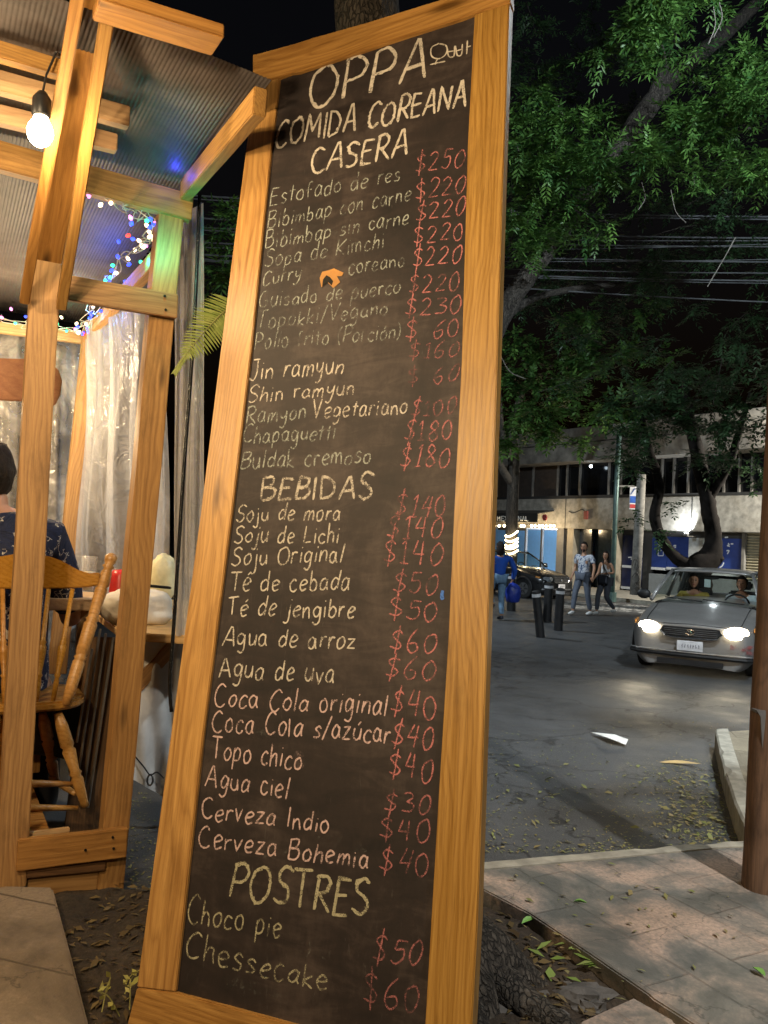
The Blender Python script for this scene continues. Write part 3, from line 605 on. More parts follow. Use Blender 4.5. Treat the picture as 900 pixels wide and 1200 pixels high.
# stones in the soil
sm_ = simple('grey_stone', (.085, .080, .076), .9, var=.5, scale=16, bmp=.8)
def stone(px, py, r, seed, label, mat=sm_, z=-.05):
    c = G(px, py, z); random.seed(seed); m = MB(); m.ball((0, 0, 0), 1, nu=10, nv=7); o = Vector((seed*3.1, 1, 2)); vs = []
    for q in m.v:
        q = Vector(q); q = Vector((round(q.x*2.2)/2.2*.5+q.x*.5, round(q.y*2.2)/2.2*.5+q.y*.5, q.z)); k = 1+.8*MN.noise(q*1.3+o); vs.append((c.x+q.x*r[0]*k, c.y+q.y*r[1]*k, c.z+q.z*r[2]*k))
    m.v = vs; tag(m.build('stone', mat), label, 'stone', 'stones in the tree pit')
for i, (x, y, r, lb) in enumerate([(622, 1168, (.055, .04, .035), 'pale grey stone in the soil between the board and the slabs'), (590, 1187, (.09, .07, .05), 'dark grey stone block beside the foot of the menu board'), (686, 1168, (.10, .05, .045), 'flat brown stone slab piece lying on the soil near the pavement edge'), (690, 1182, (.06, .035, .03), 'small flat stone sliver in front of the brown piece'), (741, 1158, (.03, .03, .03), 'small round grey stone at the pavement corner'),
    (668, 1158, (.05, .03, .02), 'flat stone chip beside the fallen green leaves'), (650, 1195, (.05, .04, .03), 'grey stone at the lower edge between leaves')]): stone(x, y, r, i+1, lb)
# ---------------------------------------------------------------- leaves and litter
def leafmat(name, c1, c2, tl=.3):
    m, t, b = new_mat(name); a = N(t, 'ShaderNodeAttribute', attribute_name='tint')
    c = ramp(t, a.outputs['Fac'], [(0, c1), (1, c2)]); t.links.new(c, b.inputs['Base Color']); b.inputs['Roughness'].default_value = .5; b.inputs['Specular IOR Level'].default_value = .35
    tr_ = N(t, 'ShaderNodeBsdfTranslucent'); t.links.new(c, tr_.inputs['Color']); mx = N(t, 'ShaderNodeMixShader'); mx.inputs[0].default_value = tl
    t.links.new(b.outputs[0], mx.inputs[1]); t.links.new(tr_.outputs[0], mx.inputs[2]); t.links.new(mx.outputs[0], t.nodes['Material Output'].inputs['Surface']); return m
M['litter'] = leafmat('fallen_leaf', (.26, .20, .09), (.20, .23, .07), .15)
def scatter(name, pts, smin, smax, label, cat, mat=None):
    V = []; A = []
    for p in pts:
        L = random.uniform(smin, smax); wd = L*random.uniform(.25, .5); a = random.random()*6.28; t_ = random.random()
        d = Vector((math.cos(a), math.sin(a), random.gauss(0, .18))); s_ = Vector((-math.sin(a), math.cos(a), random.gauss(0, .25)))
        q = Vector(p)+ZZ*(L*.12+.004)
        V += [tuple(q-d*L/2), tuple(q-d*L*.05+s_*wd/2+ZZ*L*.06), tuple(q+d*L/2), tuple(q-d*L*.05-s_*wd/2+ZZ*L*.06)]; A += [t_]*4
    o = raw_mesh(name, np.array(V), 4, mat or M['litter'], attr=A); o['kind'] = 'stuff'; o['label'] = label; o['category'] = cat; return o
random.seed(21)
pts = []
for _ in range(3400):
    y = 1000-140*random.random()**1.6*1.1; x = 560+random.random()*310; k = MN.noise(Vector((x*.012, y*.02, 4)))
    if random.random() < .5+k*.9: p = G(x, y, ST); pts.append(p)
for _ in range(900): pts.append(G(800+random.gauss(0, 30)+ (y-900)*.2, random.uniform(890, 990), ST))
scatter('leaf_litter', pts, .010, .030, 'tiny yellow leaf bits scattered on the asphalt by the kerb', 'leaf litter')
pts = [G(random.uniform(560, 840), random.uniform(890, 1000), ST) for _ in range(70)]+[G(random.gauss(815, 22), random.uniform(905, 985), ST) for _ in range(160)]
scatter('leaf_litter', pts, .03, .075, 'fallen green and yellow leaves along the gutter', 'leaf litter')
pts = [G(random.uniform(150, 182), random.uniform(930, 1060), ST) for _ in range(260)]
scatter('leaf_litter', pts, .006, .026, 'pale leaf bits on the asphalt behind the menu board', 'leaf litter')
pts = []
for _ in range(1500):
    x, y = random.uniform(-1.2, .95), random.uniform(2.2, 3.9)
    if (x > .15 or x < -.45): pts.append((x, y, soil_z(x, y)))
scatter('leaf_litter', pts, .015, .06, 'dry leaves on the soil around the tree foot', 'leaf litter', leafmat('dry_leaf', (.055, .034, .018), (.17, .125, .055), .1))
pts = [G(random.gauss(690, 40), random.gauss(1135, 14), -.06) for _ in range(28)]+[G(random.gauss(590, 14), random.gauss(1175, 10), -.05) for _ in range(12)]
scatter('leaf_litter', [p+ZZ*.02 for p in pts], .05, .10, 'fresh green leaves fallen on the soil beside the pavement', 'leaf litter', leafmat('fresh_leaf', (.20, .30, .07), (.34, .42, .14), .2))
pts = [G(random.uniform(600, 880), random.uniform(1005, 1180), 0) for _ in range(60)]
scatter('leaf_litter', pts, .012, .05, 'a few leaf bits on the pavement', 'leaf litter')
def one_leaf(px, py, z, L, wd, a, mat, label):
    p = G(px, py, z)+ZZ*.01; d = Vector((math.cos(a), math.sin(a), .1)); s_ = Vector((-math.sin(a), math.cos(a), .2)); m = MB()
    prof = [(-.5, .02), (-.3, .7), (-.05, 1), (.2, .75), (.5, .02)]; vs = []
    for u, k in prof: vs += [p+d*L*u+s_*wd*k/2+ZZ*.012*k, p+d*L*u, p+d*L*u-s_*wd*k/2+ZZ*.014*k]
    fs = []
    for i in range(4):
        for j in range(2): q = i*3+j; fs.append((q, q+1, q+4, q+3))
    m.add(vs, fs); o = m.build('leaf', mat, smooth=True); tag(o, label, 'leaf')
gl_ = simple('green_leaf', (.16, .34, .07), .5)
one_leaf(889, 1142, 0, .06, .035, 2.0, gl_, 'single bright green leaf on the pavement at the right edge')
one_leaf(680, 1060, 0, .06, .014, -.4, gl_, 'single narrow green leaf in the middle of the grey pavement')
one_leaf(620, 1082, -.03, .08, .03, .5, gl_, 'fresh green leaf sprig on the pavement edge beside the tree root')
one_leaf(795, 896, ST, .34, .06, -.3, simple('dry_pod', (.40, .28, .12), .7), 'long dry brown seed pod on the asphalt by the kerb')
# paper scrap
p = [G(692, 861, ST), G(720, 868, ST), G(736, 871, ST), G(733, 876, ST), G(715, 872, ST)]
m = MB(); hs = [.02, .05, .03, .02, .045]; vs = [q+ZZ*h for q, h in zip(p, hs)]
m.add(vs+[q+ZZ*.004 for q in vs], [(0, 1, 4), (1, 2, 3, 4), (9, 6, 5), (9, 8, 7, 6), (0, 5, 6, 1), (1, 6, 7, 2), (2, 7, 8, 3), (3, 8, 9, 4), (4, 9, 5, 0)]); tag(m.build('paper_scrap', simple('white_paper', (.72, .70, .66), .7)), 'crumpled white paper scrap lying on the asphalt', 'paper')
# weeds by the left slab
def weed(px, py, n, label, seed):
    random.seed(seed); b0 = G(px, py, -.05); r = thing('weed', b0, label, 'weed'); st_ = MB(); V = []; A = []
    for k in range(n):
        a = random.random()*6.28; q = b0+Vector((random.gauss(0, .03), random.gauss(0, .03), 0)); L = random.uniform(.06, .13)
        tip = q+Vector((math.cos(a)*L*.6, math.sin(a)*L*.6, L*.8)); st_.tube(catmull([q, q.lerp(tip, .5)+ZZ*.02, tip], 4), .0022, 5)
        for j in range(5):
            c_ = q.lerp(tip, .4+.15*j); d = Vector((random.gauss(0, 1), random.gauss(0, 1), .5)).normalized(); s_ = d.orthogonal().normalized(); l = random.uniform(.02, .045)
            V += [tuple(c_), tuple(c_+d*l*.5+s_*l*.22), tuple(c_+d*l), tuple(c_+d*l*.5-s_*l*.22)]; A += [random.random()]*4
    st_.build('stem', simple('weed_stem', (.32, .30, .10), .7), r); raw_mesh('leaves', np.array(V), 4, leafmat('weed_leaf', (.36, .36, .08), (.50, .46, .16), .3), r, A)
weed(130, 1185, 3, 'small yellow green weed on the soil beside the brown pavement slab', 3)
weed(146, 1155, 2, 'dry pale weed sprig beside the lower left corner of the menu board', 6)
# ================================================================ the dining terrace
TF = 3.92
def qbeam(name, c0a, c0b, c1a, c1b, t, thk, mat, parent, bev=0.004, t1=None):
    """front face given by its two ends (two edge pixels each) on the plane t (t1: plane at the far end)"""
    t1 = t if t1 is None else t1
    a0, a1, b0, b1 = TP(*c0a, t), TP(*c0b, t), TP(*c1a, t1), TP(*c1b, t1)
    x = ((b0+b1)-(a0+a1)).normalized()
    wd = lambda p, q: ((q-p)-x*(q-p).dot(x)).length
    return beam(name, (a0+a1)/2, (b0+b1)/2, (wd(a0, a1)+wd(b0, b1))/2, thk, -T2, mat, parent, bev)
terr = thing('dining_terrace', TP(15, 1040, TF), 'raw pine timber dining terrace with a corrugated roof sheet beside the pavement', 'terrace')
W1, W2 = M['pine'], M['pine_pale']
qbeam('post', (-8, 1042), (33, 1042), (40, 306), (70, 306), TF, 0.09, W1, terr)
qbeam('eave_strut', (43, 309), (72, 309), (92, -25), (131, -25), TF+0.05, 0.05, W1, terr, t1=2.86)
qbeam('eave_strut', (22, 356), (34, 358), (86, -12), (101, -12), TF-0.05, 0.045, W1, terr, t1=2.70)
qbeam('eave_strut', (66, 363), (78, 365), (125, -12), (140, -10), TF-0.05, 0.045, W1, terr, t1=2.70)
qbeam('post', (113, 1064), (143, 1063), (186, 250), (216, 250), TF+0.02, 0.11, W1, terr)
qbeam('cross_beam', (-60, 147), (-60, 181), (228, 228), (224, 258), TF-0.005, 0.06, M['pine'], terr)
qbeam('cross_beam', (81, 323), (80, 351), (209, 344), (208, 373), TF-0.025, 0.04, W1, terr)
qbeam('cross_beam', (20, 987), (20, 1021), (149, 970), (149, 1006), TF-0.025, 0.04, W1, terr)
qbeam('lower_board', (30, 1022), (30, 1074), (114, 1012), (114, 1066), TF+0.03, 0.05, W1, terr)
qbeam('lower_log', (30, 1018), (30, 1030), (124, 1009), (124, 1021), TF+0.0, 0.04, M['old_wood'], terr)
qbeam('cross_beam', (-60, 64), (-60, 90), (154, 124), (151, 147), 3.30, 0.05, W2, terr)
qbeam('cross_beam', (-60, 106), (-60, 129), (139, 157), (137, 176), 3.55, 0.05, W2, terr)
qbeam('cross_beam', (-60, 368), (-60, 382), (104, 391), (103, 403), 6.2, 0.05, W2, terr)
qbeam('cross_beam', (-60, 28), (-60, 50), (80, 72), (80, 90), 3.08, 0.05, W1, terr)
beam('rafter', P(297, 117, 2.92), TP(211, 222, TF+0.0), 0.098, 0.05, -T1, W1, terr)
beam('rafter', TP(187, 292, TF+0.14), TP(98, 392, 6.15), 0.09, 0.05, -T1, W1, terr)
beam('eave_beam', P(118, -9, 2.56), P(263, 36, 2.76), 0.045, 0.13, -T2, W1, terr)
qbeam('post', (98, 384), (120, 384), (57, 790), (78, 790), 6.1, 0.08, W1, terr)
# nails and bolt holes
nm = simple('nail_head', (0.03, 0.028, 0.026), 0.5, 0.6)
for x, y, t in [(193, 347, 0), (194, 363, 0), (59, 232, .06), (64, 260, .06), (53, 283, .06), (132, 981, 0), (133, 994, 0), (100, 996, 0), (214, 212, 0), (49, 640, .02), (160, 820, .04)]:
    p = TP(x, y, TF-0.028+t if t == 0 else TF-0.004+t-0.0); m = MB(); m.tube([p, p-T2*0.004], 0.006, 8); m.build('nail', nm, terr)
# roof sheet: corrugated, dull translucent plastic
def tloc(p): return (p.dot(T1), p.dot(T2))
RZ = 3.24
c0 = tloc(G(318, 96, RZ)); c1 = tloc(G(200, 50, RZ)); c2 = tloc(G(232, 232, RZ))
m, t, b = new_mat('corrugated_roof_plastic'); v = coords(t, rnd=False)
f = noise(t, v, 1.6, 5, .65, .8)
t.links.new(ramp(t, f, [(0.35, (0.045, 0.038, 0.036)), (0.55, (0.095, 0.080, 0.074)), (0.75, (0.17, 0.145, 0.13))]), b.inputs['Base Color'])
b.inputs['Roughness'].default_value = 0.55; b.inputs['Specular IOR Level'].default_value = 0.28
M['roof'] = m
def roof():
    u1 = c0[0]; n = int((u1+5.6)/0.004); vs = []; fs = []
    ts = [c1[1]+(c0[1]-c1[1])*0.0, 3.2, 3.7, 4.4, 5.2, 6.42]
    for i in range(n+1):
        u = u1-i*0.004; z = RZ+0.0012*math.sin(2*math.pi*u/0.016)
        k = (u-c1[0])/(c0[0]-c1[0]); front = c1[1]+(c0[1]-c1[1])*k
        for j, tt in enumerate(ts):
            q = T1*u+T2*(front if j == 0 else max(tt, front+0.02*j)); vs.append((q.x, q.y, z+0.012*math.sin(u*3+tt*2)-max(0.0, tt-3.9)*0.082))
    k = len(ts)
    for i in range(n):
        for j in range(k-1): a = i*k+j; fs.append((a, a+1, a+k+1, a+k))
    mm = MB(); mm.add(vs, fs); o = mm.build('roof_sheet', M['roof'], terr, smooth=True)
    md = o.modifiers.new('solid', 'SOLIDIFY'); md.thickness = 0.002
roof()
# deck
dz = TP(70, 980, TF+0.03).z
mm = MB(); o = T1*-4.6+T2*(TF+0.085); o.z = dz-0.1
for i in range(26):
    mm.obox(o+T2*(i*0.1), T1*5.15, T2*0.094, ZZ*0.1)
mm.build('deck', M['pine'], terr)
p0 = TP(34, 979, TF+0.06); p1 = TP(82, 973, TF+0.06)
beam('deck_strip', p0, p1, 0.02, 0.03, -T2, W2, terr)
# ---------------------------------------------------------------- bulb in view
glass_on = emitm('lit_bulb', (1.0, 0.80, 0.48), 55); blk = simple('black_plastic', (0.012, 0.012, 0.013), 0.45)
def bulb(p, e, label):
    p = Vector(p); r = thing('hanging_bulb', p, label, 'light bulb', 'bare bulbs hanging along the terrace')
    m = MB(); m.ball(p, (0.043, 0.043, 0.05)); m.tube([p+ZZ*0.03, p+ZZ*0.065], [0.03, 0.02], 12)
    m.build('globe', glass_on, r, smooth=True)
    m = MB(); m.tube([p+ZZ*0.052, p+ZZ*0.06, p+ZZ*0.115, p+ZZ*0.14], [0.027, 0.031, 0.031, 0.014], 14); m.build('socket', blk, r, smooth=True)
    m = MB(); m.tube([p+ZZ*0.13, p+ZZ*0.2+Vector((0.01, 0.0, 0)), p+Vector((0.03, 0.02, 0.29))], 0.004, 6); m.build('cord', blk, r)
    return r
vb = P(47, 155, 2.84)
bulb(vb, 26, 'bare glowing bulb hanging by the doubled corner post')
lamp('POINT', vb+Vector((0, 0, -0.075)), 22, WARM, 0.04)
for p, e in BULBS[1:2]: bulb(p, e, 'bare glowing bulb hanging nearer the street, outside the picture')
m = MB(); m.tube(catmull([vb+Vector((0.03, 0.02, 0.29)), P(72, 60, 2.95), P(92, 5, 2.8), Vector((-1.15, 1.9, 3.3)), Vector((-1.12, 1.10, 3.24)), Vector((-0.9, 0.2, 3.3)), Vector((-0.75, -0.55, 3.24))], 5), 0.005, 6)
tag(m.build('festoon_cable', blk), 'thin black cable running up the corner post to the bare bulbs', 'cable')
# ---------------------------------------------------------------- fairy lights
cols = {'green': ((0.05, 1.0, 0.45), 'green'), 'blue': ((0.04, 0.08, 1.0), 'blue'), 'pink': ((1.0, 0.25, 0.7), 'pink'), 'white': ((1.0, 0.75, 0.5), 'white'), 'red': ((1.0, 0.06, 0.04), 'red')}
fm = {k: emitm('fairy_'+k, c[0], 2.6 if k != 'white' else 3) for k, c in cols.items()}
cord = simple('clear_cord', (0.45, 0.42, 0.36), 0.35)
fl = thing('fairy_lights', TP(140, 300, 4.6), 'tangled string of coloured fairy lights along the terrace beams', 'fairy lights')
path = [(2, 372, 6.15), (30, 380, 6.15), (60, 384, 6.15), (90, 391, 6.1), (98, 382, 5.9), (108, 364, 5.5), (118, 350, 5.2), (128, 330, 5.0), (140, 310, 4.7), (152, 300, 4.6), (163, 285, 4.4), (174, 275, 4.25), (183, 262, 4.05), (176, 252, 3.98), (160, 250, 3.98), (147, 245, 3.98), (135, 236, 3.98), (118, 232, 3.98), (105, 228, 3.98)]
pts = [TP(x, y, t) for x, y, t in path]
for k in range(3):
    random.seed(40+k)
    m = MB(); m.tube(catmull([p+Vector((random.gauss(0, .018), random.gauss(0, .02), random.gauss(0, .022))) for p in pts for _ in range(2)], 3), 0.0028, 5); m.build('cord', cord, fl)
lit = [(2, 372, 'pink'), (18, 379, 'green'), (13, 362, 'pink'), (67, 379, 'green'), (78, 388, 'green'), (72, 372, 'white'), (105, 373, 'blue'), (103, 383, 'green'), (112, 356, 'green'), (107, 370, 'blue'), (98, 391, 'red'), (131, 317, 'blue'), (129, 326, 'green'), (132, 311, 'green'), (138, 301, 'blue'), (151, 310, 'blue'), (165, 307, 'green'), (176, 306, 'green'), (147, 330, 'blue'), (128, 328, 'blue'),
       (172, 259, 'green'), (153, 255, 'pink'), (154, 262, 'blue'), (104, 229, 'pink'), (139, 283, 'blue'), (150, 276, 'red'), (163, 282, 'white'), (175, 272, 'white'), (158, 293, 'white'), (166, 288, 'white'), (180, 281, 'white'), (150, 303, 'white'), (136, 320, 'white'), (205, 203, 'blue'), (197, 201, 'green'), (45, 374, 'white'), (30, 371, 'blue'), (118, 240, 'white'), (130, 238, 'white')]
random.seed(77)
for _ in range(34):
    a_ = random.choice(path[3:13]); lit.append((a_[0]+random.gauss(0, 7), a_[1]+random.gauss(0, 7), random.choice(['blue', 'green', 'white', 'white', 'blue', 'pink'])))
def tat(x, y):
    d = sorted(((x-a)**2+(y-b_)**2, t) for a, b_, t in path); return d[0][1]-0.03
fgl = []
for x, y, c in lit:
    t_ = tat(x, y) if y > 220 else 4.2
    p = TP(x, y, t_); m = MB(); dr = Vector((random.gauss(0, 1), random.gauss(0, 1), random.gauss(0, 1))).normalized()
    m.tube([p-dr*0.012, p, p+dr*0.012], [0.006, 0.0110, 0.005], 7); m.build('fairy_bulb', fm[c], fl, smooth=True)
for x, y, t_, c, e in [(197, 286, 3.80, (0.0, 1, .75), 2.8), (116, 352, 5.1, (.05, .2, 1), 2.5), (128, 322, 4.95, (0.03, 0.10, 1), 3), (170, 306, 4.3, (0.0, .8, .6), .8), (205, 203, 3.80, (.05, .05, 1), .5), (205, 203, 3.60, (.05, .05, 1), .3), (60, 376, 6.0, (.1, 1, .6), 1.5), (104, 372, 5.5, (.05, .3, 1), 2.0)]:
    lamp('POINT', TP(x, y, t_), e, c, 0.02)
# ---------------------------------------------------------------- clear plastic curtains
def plastic(name, sc, fs2, dn):
    m, t, b = new_mat(name); out = t.nodes['Material Output']; v = coords(t, rnd=False)
    tr = N(t, 'ShaderNodeBsdfTransparent'); tl = N(t, 'ShaderNodeBsdfTranslucent'); mx0 = N(t, 'ShaderNodeMixShader'); mx = N(t, 'ShaderNodeMixShader')
    vmap = N(t, 'ShaderNodeMapping'); vmap.inputs['Scale'].default_value = sc; t.links.new(v, vmap.inputs[0])
    f = noise(t, vmap.outputs[0], 1.5, 3, 0.5, 1.2); f2 = noise(t, v, fs2, 4, 0.6, 2.2)
    hh = math_(t, 'ADD', math_(t, 'MULTIPLY', f, 1.0), math_(t, 'MULTIPLY', f2, 0.5))
    b.inputs['Base Color'].default_value = (0.62, 0.61, 0.60, 1); b.inputs['Roughness'].default_value = 0.16; b.inputs['Specular IOR Level'].default_value = 0.9
    bn = N(t, 'ShaderNodeBump'); bn.inputs['Strength'].default_value = 0.8; bn.inputs['Distance'].default_value = 0.05; t.links.new(hh, bn.inputs['Height'])
    t.links.new(bn.outputs[0], b.inputs['Normal']); t.links.new(bn.outputs[0], tl.inputs['Normal']); tl.inputs['Color'].default_value = (0.72, 0.70, 0.68, 1)
    mx0.inputs[0].default_value = 0.45; t.links.new(b.outputs[0], mx0.inputs[1]); t.links.new(tl.outputs[0], mx0.inputs[2])
    t.links.new(ramp(t, hh, [(0.50, (dn[0],)*3), (0.75, (dn[1],)*3), (1.0, (dn[2],)*3)]), mx.inputs[0])
    t.links.new(tr.outputs[0], mx.inputs[1]); t.links.new(mx0.outputs[0], mx.inputs[2]); t.links.new(mx.outputs[0], out.inputs['Surface'])
    return m
M['plastic'] = plastic('clear_plastic_sheet', (4, 4, 1.1), 6, (.50, .66, .90)); M['plastic3'] = plastic('hazy_plastic_sheet', (5, 5, .8), 8, (.62, .78, .95)); M['plastic2'] = plastic('crumpled_clear_plastic', (2, 2, 2), 4.5, (.22, .40, .80))
def curtain(name, top, bot, amp, waves, label, seed, nu=90, nv=40, mat='plastic'):
    random.seed(seed); ph = [random.random()*6.3 for _ in range(8)]
    vs = []; fs = []
    top = [Vector(p) for p in top]; bot = [Vector(p) for p in bot]
    def ev(q, u):
        k = u*(len(q)-1); i = min(int(k), len(q)-2); return q[i].lerp(q[i+1], k-i)
    for j in range(nv+1):
        w_ = j/nv
        for i in range(nu+1):
            u = i/nu; a, c_ = ev(top, u), ev(bot, u); p = a.lerp(c_, w_)
            n = (ev(top, min(1, u+.02))-ev(top, max(0, u-.02))).cross(c_-a).normalized()
            s = math.sin(u*waves*6.28+ph[0]+1.3*math.sin(w_*2.2+ph[1]))+0.5*math.sin(u*waves*2.3*6.28+ph[2]+2*w_)+0.25*math.sin(u*waves*5*6.28+ph[3]-3*w_)
            s2 = math.sin(w_*9+ph[4]+u*5)*0.25
            q = p+n*amp*(s*(0.45+0.55*w_)+s2); vs.append(tuple(q))
    for j in range(nv):
        for i in range(nu):
            a = j*(nu+1)+i; fs.append((a, a+1, a+nu+2, a+nu+1))
    mm = MB(); mm.add(vs, fs); o = mm.build(name, M[mat], smooth=True)
    return tag(o, label, 'plastic curtain', 'clear plastic weather curtains')
curtain('plastic_curtain', [TP(96, 392, 6.25), TP(150, 335, 5.0), TP(192, 290, 4.3)], [TP(78, 712, 6.25), TP(146, 716, 5.75), TP(200, 720, 5.5)], 0.045, 4, 'gathered clear plastic curtain between the two right posts of the terrace', 3)
curtain('plastic_curtain', [TP(204, 256, 4.2), TP(224, 245, 4.12), TP(238, 238, 4.12)], [TP(207, 745, 4.35), TP(212, 745, 4.35), TP(240, 745, 4.3)], 0.018, 2.5, 'narrow clear plastic curtain hanging between the outer post and the menu board', 5, mat='plastic3')
curtain('plastic_curtain', [TP(-80, 378, 6.35), TP(100, 395, 6.35)], [TP(-80, 800, 6.3), TP(90, 800, 6.3)], 0.03, 3, 'crumpled clear plastic sheet closing the back of the terrace', 8, mat='plastic2')
# cable hanging beside the outer curtain
m = MB(); m.tube(catmull([TP(234, 228, 4.02), TP(230, 330, 4.02), TP(225, 420, 4.02), TP(215, 555, 4.02), TP(209, 650, 4.02), TP(203, 742, 4.02), TP(199, 800, 4.02), TP(201, 834, 4.02)], 6), 0.0095, 8)
tag(m.build('hanging_cable', simple('glossy_black_cable', (0.01, 0.01, 0.011), 0.22, bmp=0.8, scale=30), smooth=True), 'thick glossy black cable hanging down beside the plastic curtain', 'cable')
# grey tarpaulin below the counter
def tarp():
    vs = []; fs = []; n = 20
    a, b_, c_, d = TP(150, 744, 4.75), TP(232, 740, 4.75), TP(218, 950, 4.7), TP(146, 908, 4.7)
    for j in range(n+1):
        for i in range(n+1):
            u, w_ = i/n, j/n; p = (a.lerp(b_, u)).lerp(d.lerp(c_, u), w_)
            vs.append(tuple(p+T2*(0.02*math.sin(u*7+w_*5)+0.012*math.sin(u*17-w_*8))))
    for j in range(n):
        for i in range(n): q = j*(n+1)+i; fs.append((q, q+1, q+n+2, q+n+1))
    mm = MB(); mm.add(vs, fs); r = tag(mm.build('tarpaulin', simple('grey_tarpaulin', (0.55, 0.54, 0.52), 0.5, bmp=.3, scale=5), smooth=True), 'grey tarpaulin with an eyelet hanging below the counter', 'tarpaulin')
    m2 = MB(); q = TP(176, 914, 4.66)
    m2.tube([q+Vector((0.016*math.cos(k*.7), 0, 0.03*math.sin(k*.7))) for k in range(10)], 0.006, 6); m2.build('eyelet', simple('dull_metal', (0.2, 0.2, 0.19), 0.35, 0.9), r)
    m2 = MB(); m2.tube(catmull([TP(158, 886, 4.67), TP(168, 898, 4.66), TP(176, 908, 4.65), TP(184, 905, 4.66), TP(192, 912, 4.66)], 5), 0.004, 6); m2.build('strap', blk, r)
tarp()
# ---------------------------------------------------------------- counter, table, things on them
def slab(name, px, z, th, mat, parent=None, bev=0.006):
    pts = [G(x, y, z) for x, y in px]; m = MB(); m.prism([(p.x, p.y) for p in pts], z-th, z); return m.build(name, mat, parent, bevel=bev)
zc = TP(150, 738, 4.62).z
cnt = thing('counter', TP(160, 960, 4.7), 'pale wooden counter with a cut corner and diagonal brace', 'counter')
slab('counter_top', [(115, 720), (138, 737), (150, 741), (270, 748), (270, 706), (150, 700), (122, 706)], zc, 0.045, W2, cnt)
beam('brace', TP(160, 806, 4.72), TP(204, 756, 4.72), 0.075, 0.04, -T2, W1, cnt)
qbeam('side_panel', (146, 752), (158, 752), (117, 968), (127, 968), 4.5, 0.03, W1, cnt)
qbeam('back_board', (104, 742), (150, 752), (74, 985), (120, 985), 4.72, 0.02, M['dark_wood'], cnt)
met = simple('grey_steel', (0.30, 0.29, 0.27), 0.35, 0.8)
for (x0, y0, x1, y1) in [(117.5, 737, 92, 905), (133, 747, 103, 946), (108, 760, 90, 870), (124, 742, 98, 925)]:
    m = MB(); m.tube([TP(x0, y0, 4.66), TP(x1, y1, 4.66)], 0.007, 8); m.build('rod', met, cnt)
zt = TP(100, 697, 5.0).z
tb = thing('dining_table', TP(85, 960, 5.2), 'pale wooden dining table in front of the seated person', 'table')
slab('table_top', [(40, 690), (113, 694), (113, 703), (40, 702)], zt, 0.06, W2, tb)
for x, y in [(100, 699), (52, 697)]:
    p = G(x, y, zt); beam('leg', Vector((p.x, p.y, dz)), Vector((p.x, p.y, zt-0.06)), 0.06, 0.06, -T2, W1, tb)
def lathe(name, p, prof, mat, parent=None, n=18, axis=ZZ):
    """prof: (height, radius) pairs from the base p along axis"""
    m = MB(); m.tube([Vector(p)+axis*h for h, r in prof], [max(r, 1e-4) for h, r in prof], n, cap=True); return m.build(name, mat, parent, smooth=True)
m_, t, b = new_mat('clear_cup_plastic'); b.inputs['Base Color'].default_value = (.9, .9, .9, 1); b.inputs['Alpha'].default_value = 0.28; b.inputs['Roughness'].default_value = .12; M['cup'] = m_
g0 = G(103, 692, zt)
gl = thing('clear_cup', g0, 'clear plastic cup of creamy drink standing on the table', 'cup')
lathe('cup_wall', g0, [(0, .034), (.004, .036), (.21, .048)], M['cup'], gl); lathe('drink', g0+ZZ*.005, [(0, .030), (.11, .038), (.112, .02)], simple('creamy_drink', (.72, .62, .38), .3), gl)
rc = G(138, 722, zc)
tag(lathe('red_cup', rc, [(0, .062), (.06, .066), (.25, .056), (.285, .046), (.29, .0)], simple('red_plastic', (.55, .03, .025), .35)), 'red plastic beaker standing upside down on the counter by the post', 'cup')
def blob(name, c, r, mat, seed, label, cat, amp=.12, M3=None):
    random.seed(seed); m = MB(); m.ball((0, 0, 0), 1.0, nu=36, nv=24); o = Vector((random.random()*9, random.random()*9, random.random()*9))
    from mathutils import noise as mn
    vs = []
    for q in m.v:
        q = Vector(q); k = 1+amp*(mn.noise(q*1.6+o)+.6*abs(mn.noise(q*3.7+o))+.35*mn.noise(q*8+o))
        q = Vector((q.x*r[0]*k, q.y*r[1]*k, max(q.z, -.72)*r[2]*k)); vs.append(tuple(Vector(c)+(M3 @ q if M3 else q)))
    m.v = vs; return tag(m.build(name, mat, smooth=True), label, cat)
R3 = Matrix.Rotation(math.radians(28), 3, 'Z')
bc = G(160, 731, zc); blob('cloth_bundle', bc+ZZ*.085, (.205, .12, .115), simple('cream_cloth', (.62, .56, .46), .85, bmp=.5, scale=6), 4, 'crumpled cream cloth bundle lying on the counter behind the post', 'cloth bundle', .22, R3)
wc = G(190, 728, zc); blob('wrapped_parcel', wc+ZZ*.24+T2*.05, (.085, .075, .15), simple('waxed_paper', (.66, .60, .36), .5, bmp=.6, scale=9), 9, 'pale yellow paper wrapped parcel standing on the cloth bundle', 'parcel', .18, R3)
m = MB(); q = TP(182, 688, 4.6); m.obox(q-T1*.06, T1*.15+ZZ*-.012, T2*.07, ZZ*.014); tag(m.build('phone', blk, bevel=.004), 'flat black phone lying on top of the cream cloth bundle', 'phone')
# rounded wooden board hanging behind the corner post
pp = [(-60, 418), (52, 421), (60, 425), (69, 434), (73, 446), (71, 462), (65, 475), (58, 476), (52, 471), (-60, 466)]
pts = [TP(x, y, 4.7) for x, y in pp]; m = MB(); n = len(pts)
m.add(pts+[p+T2*.03 for p in pts], [tuple(range(n)), tuple(range(n, 2*n))[::-1]]+[(i, i+n, (i+1) % n+n, (i+1) % n) for i in range(n)])
tag(m.build('hanging_board', wood('orange_board', (.30, .10, .025), (.52, .23, .07), .5), bevel=.005), 'rounded reddish wooden board hung behind the corner post', 'wooden board')
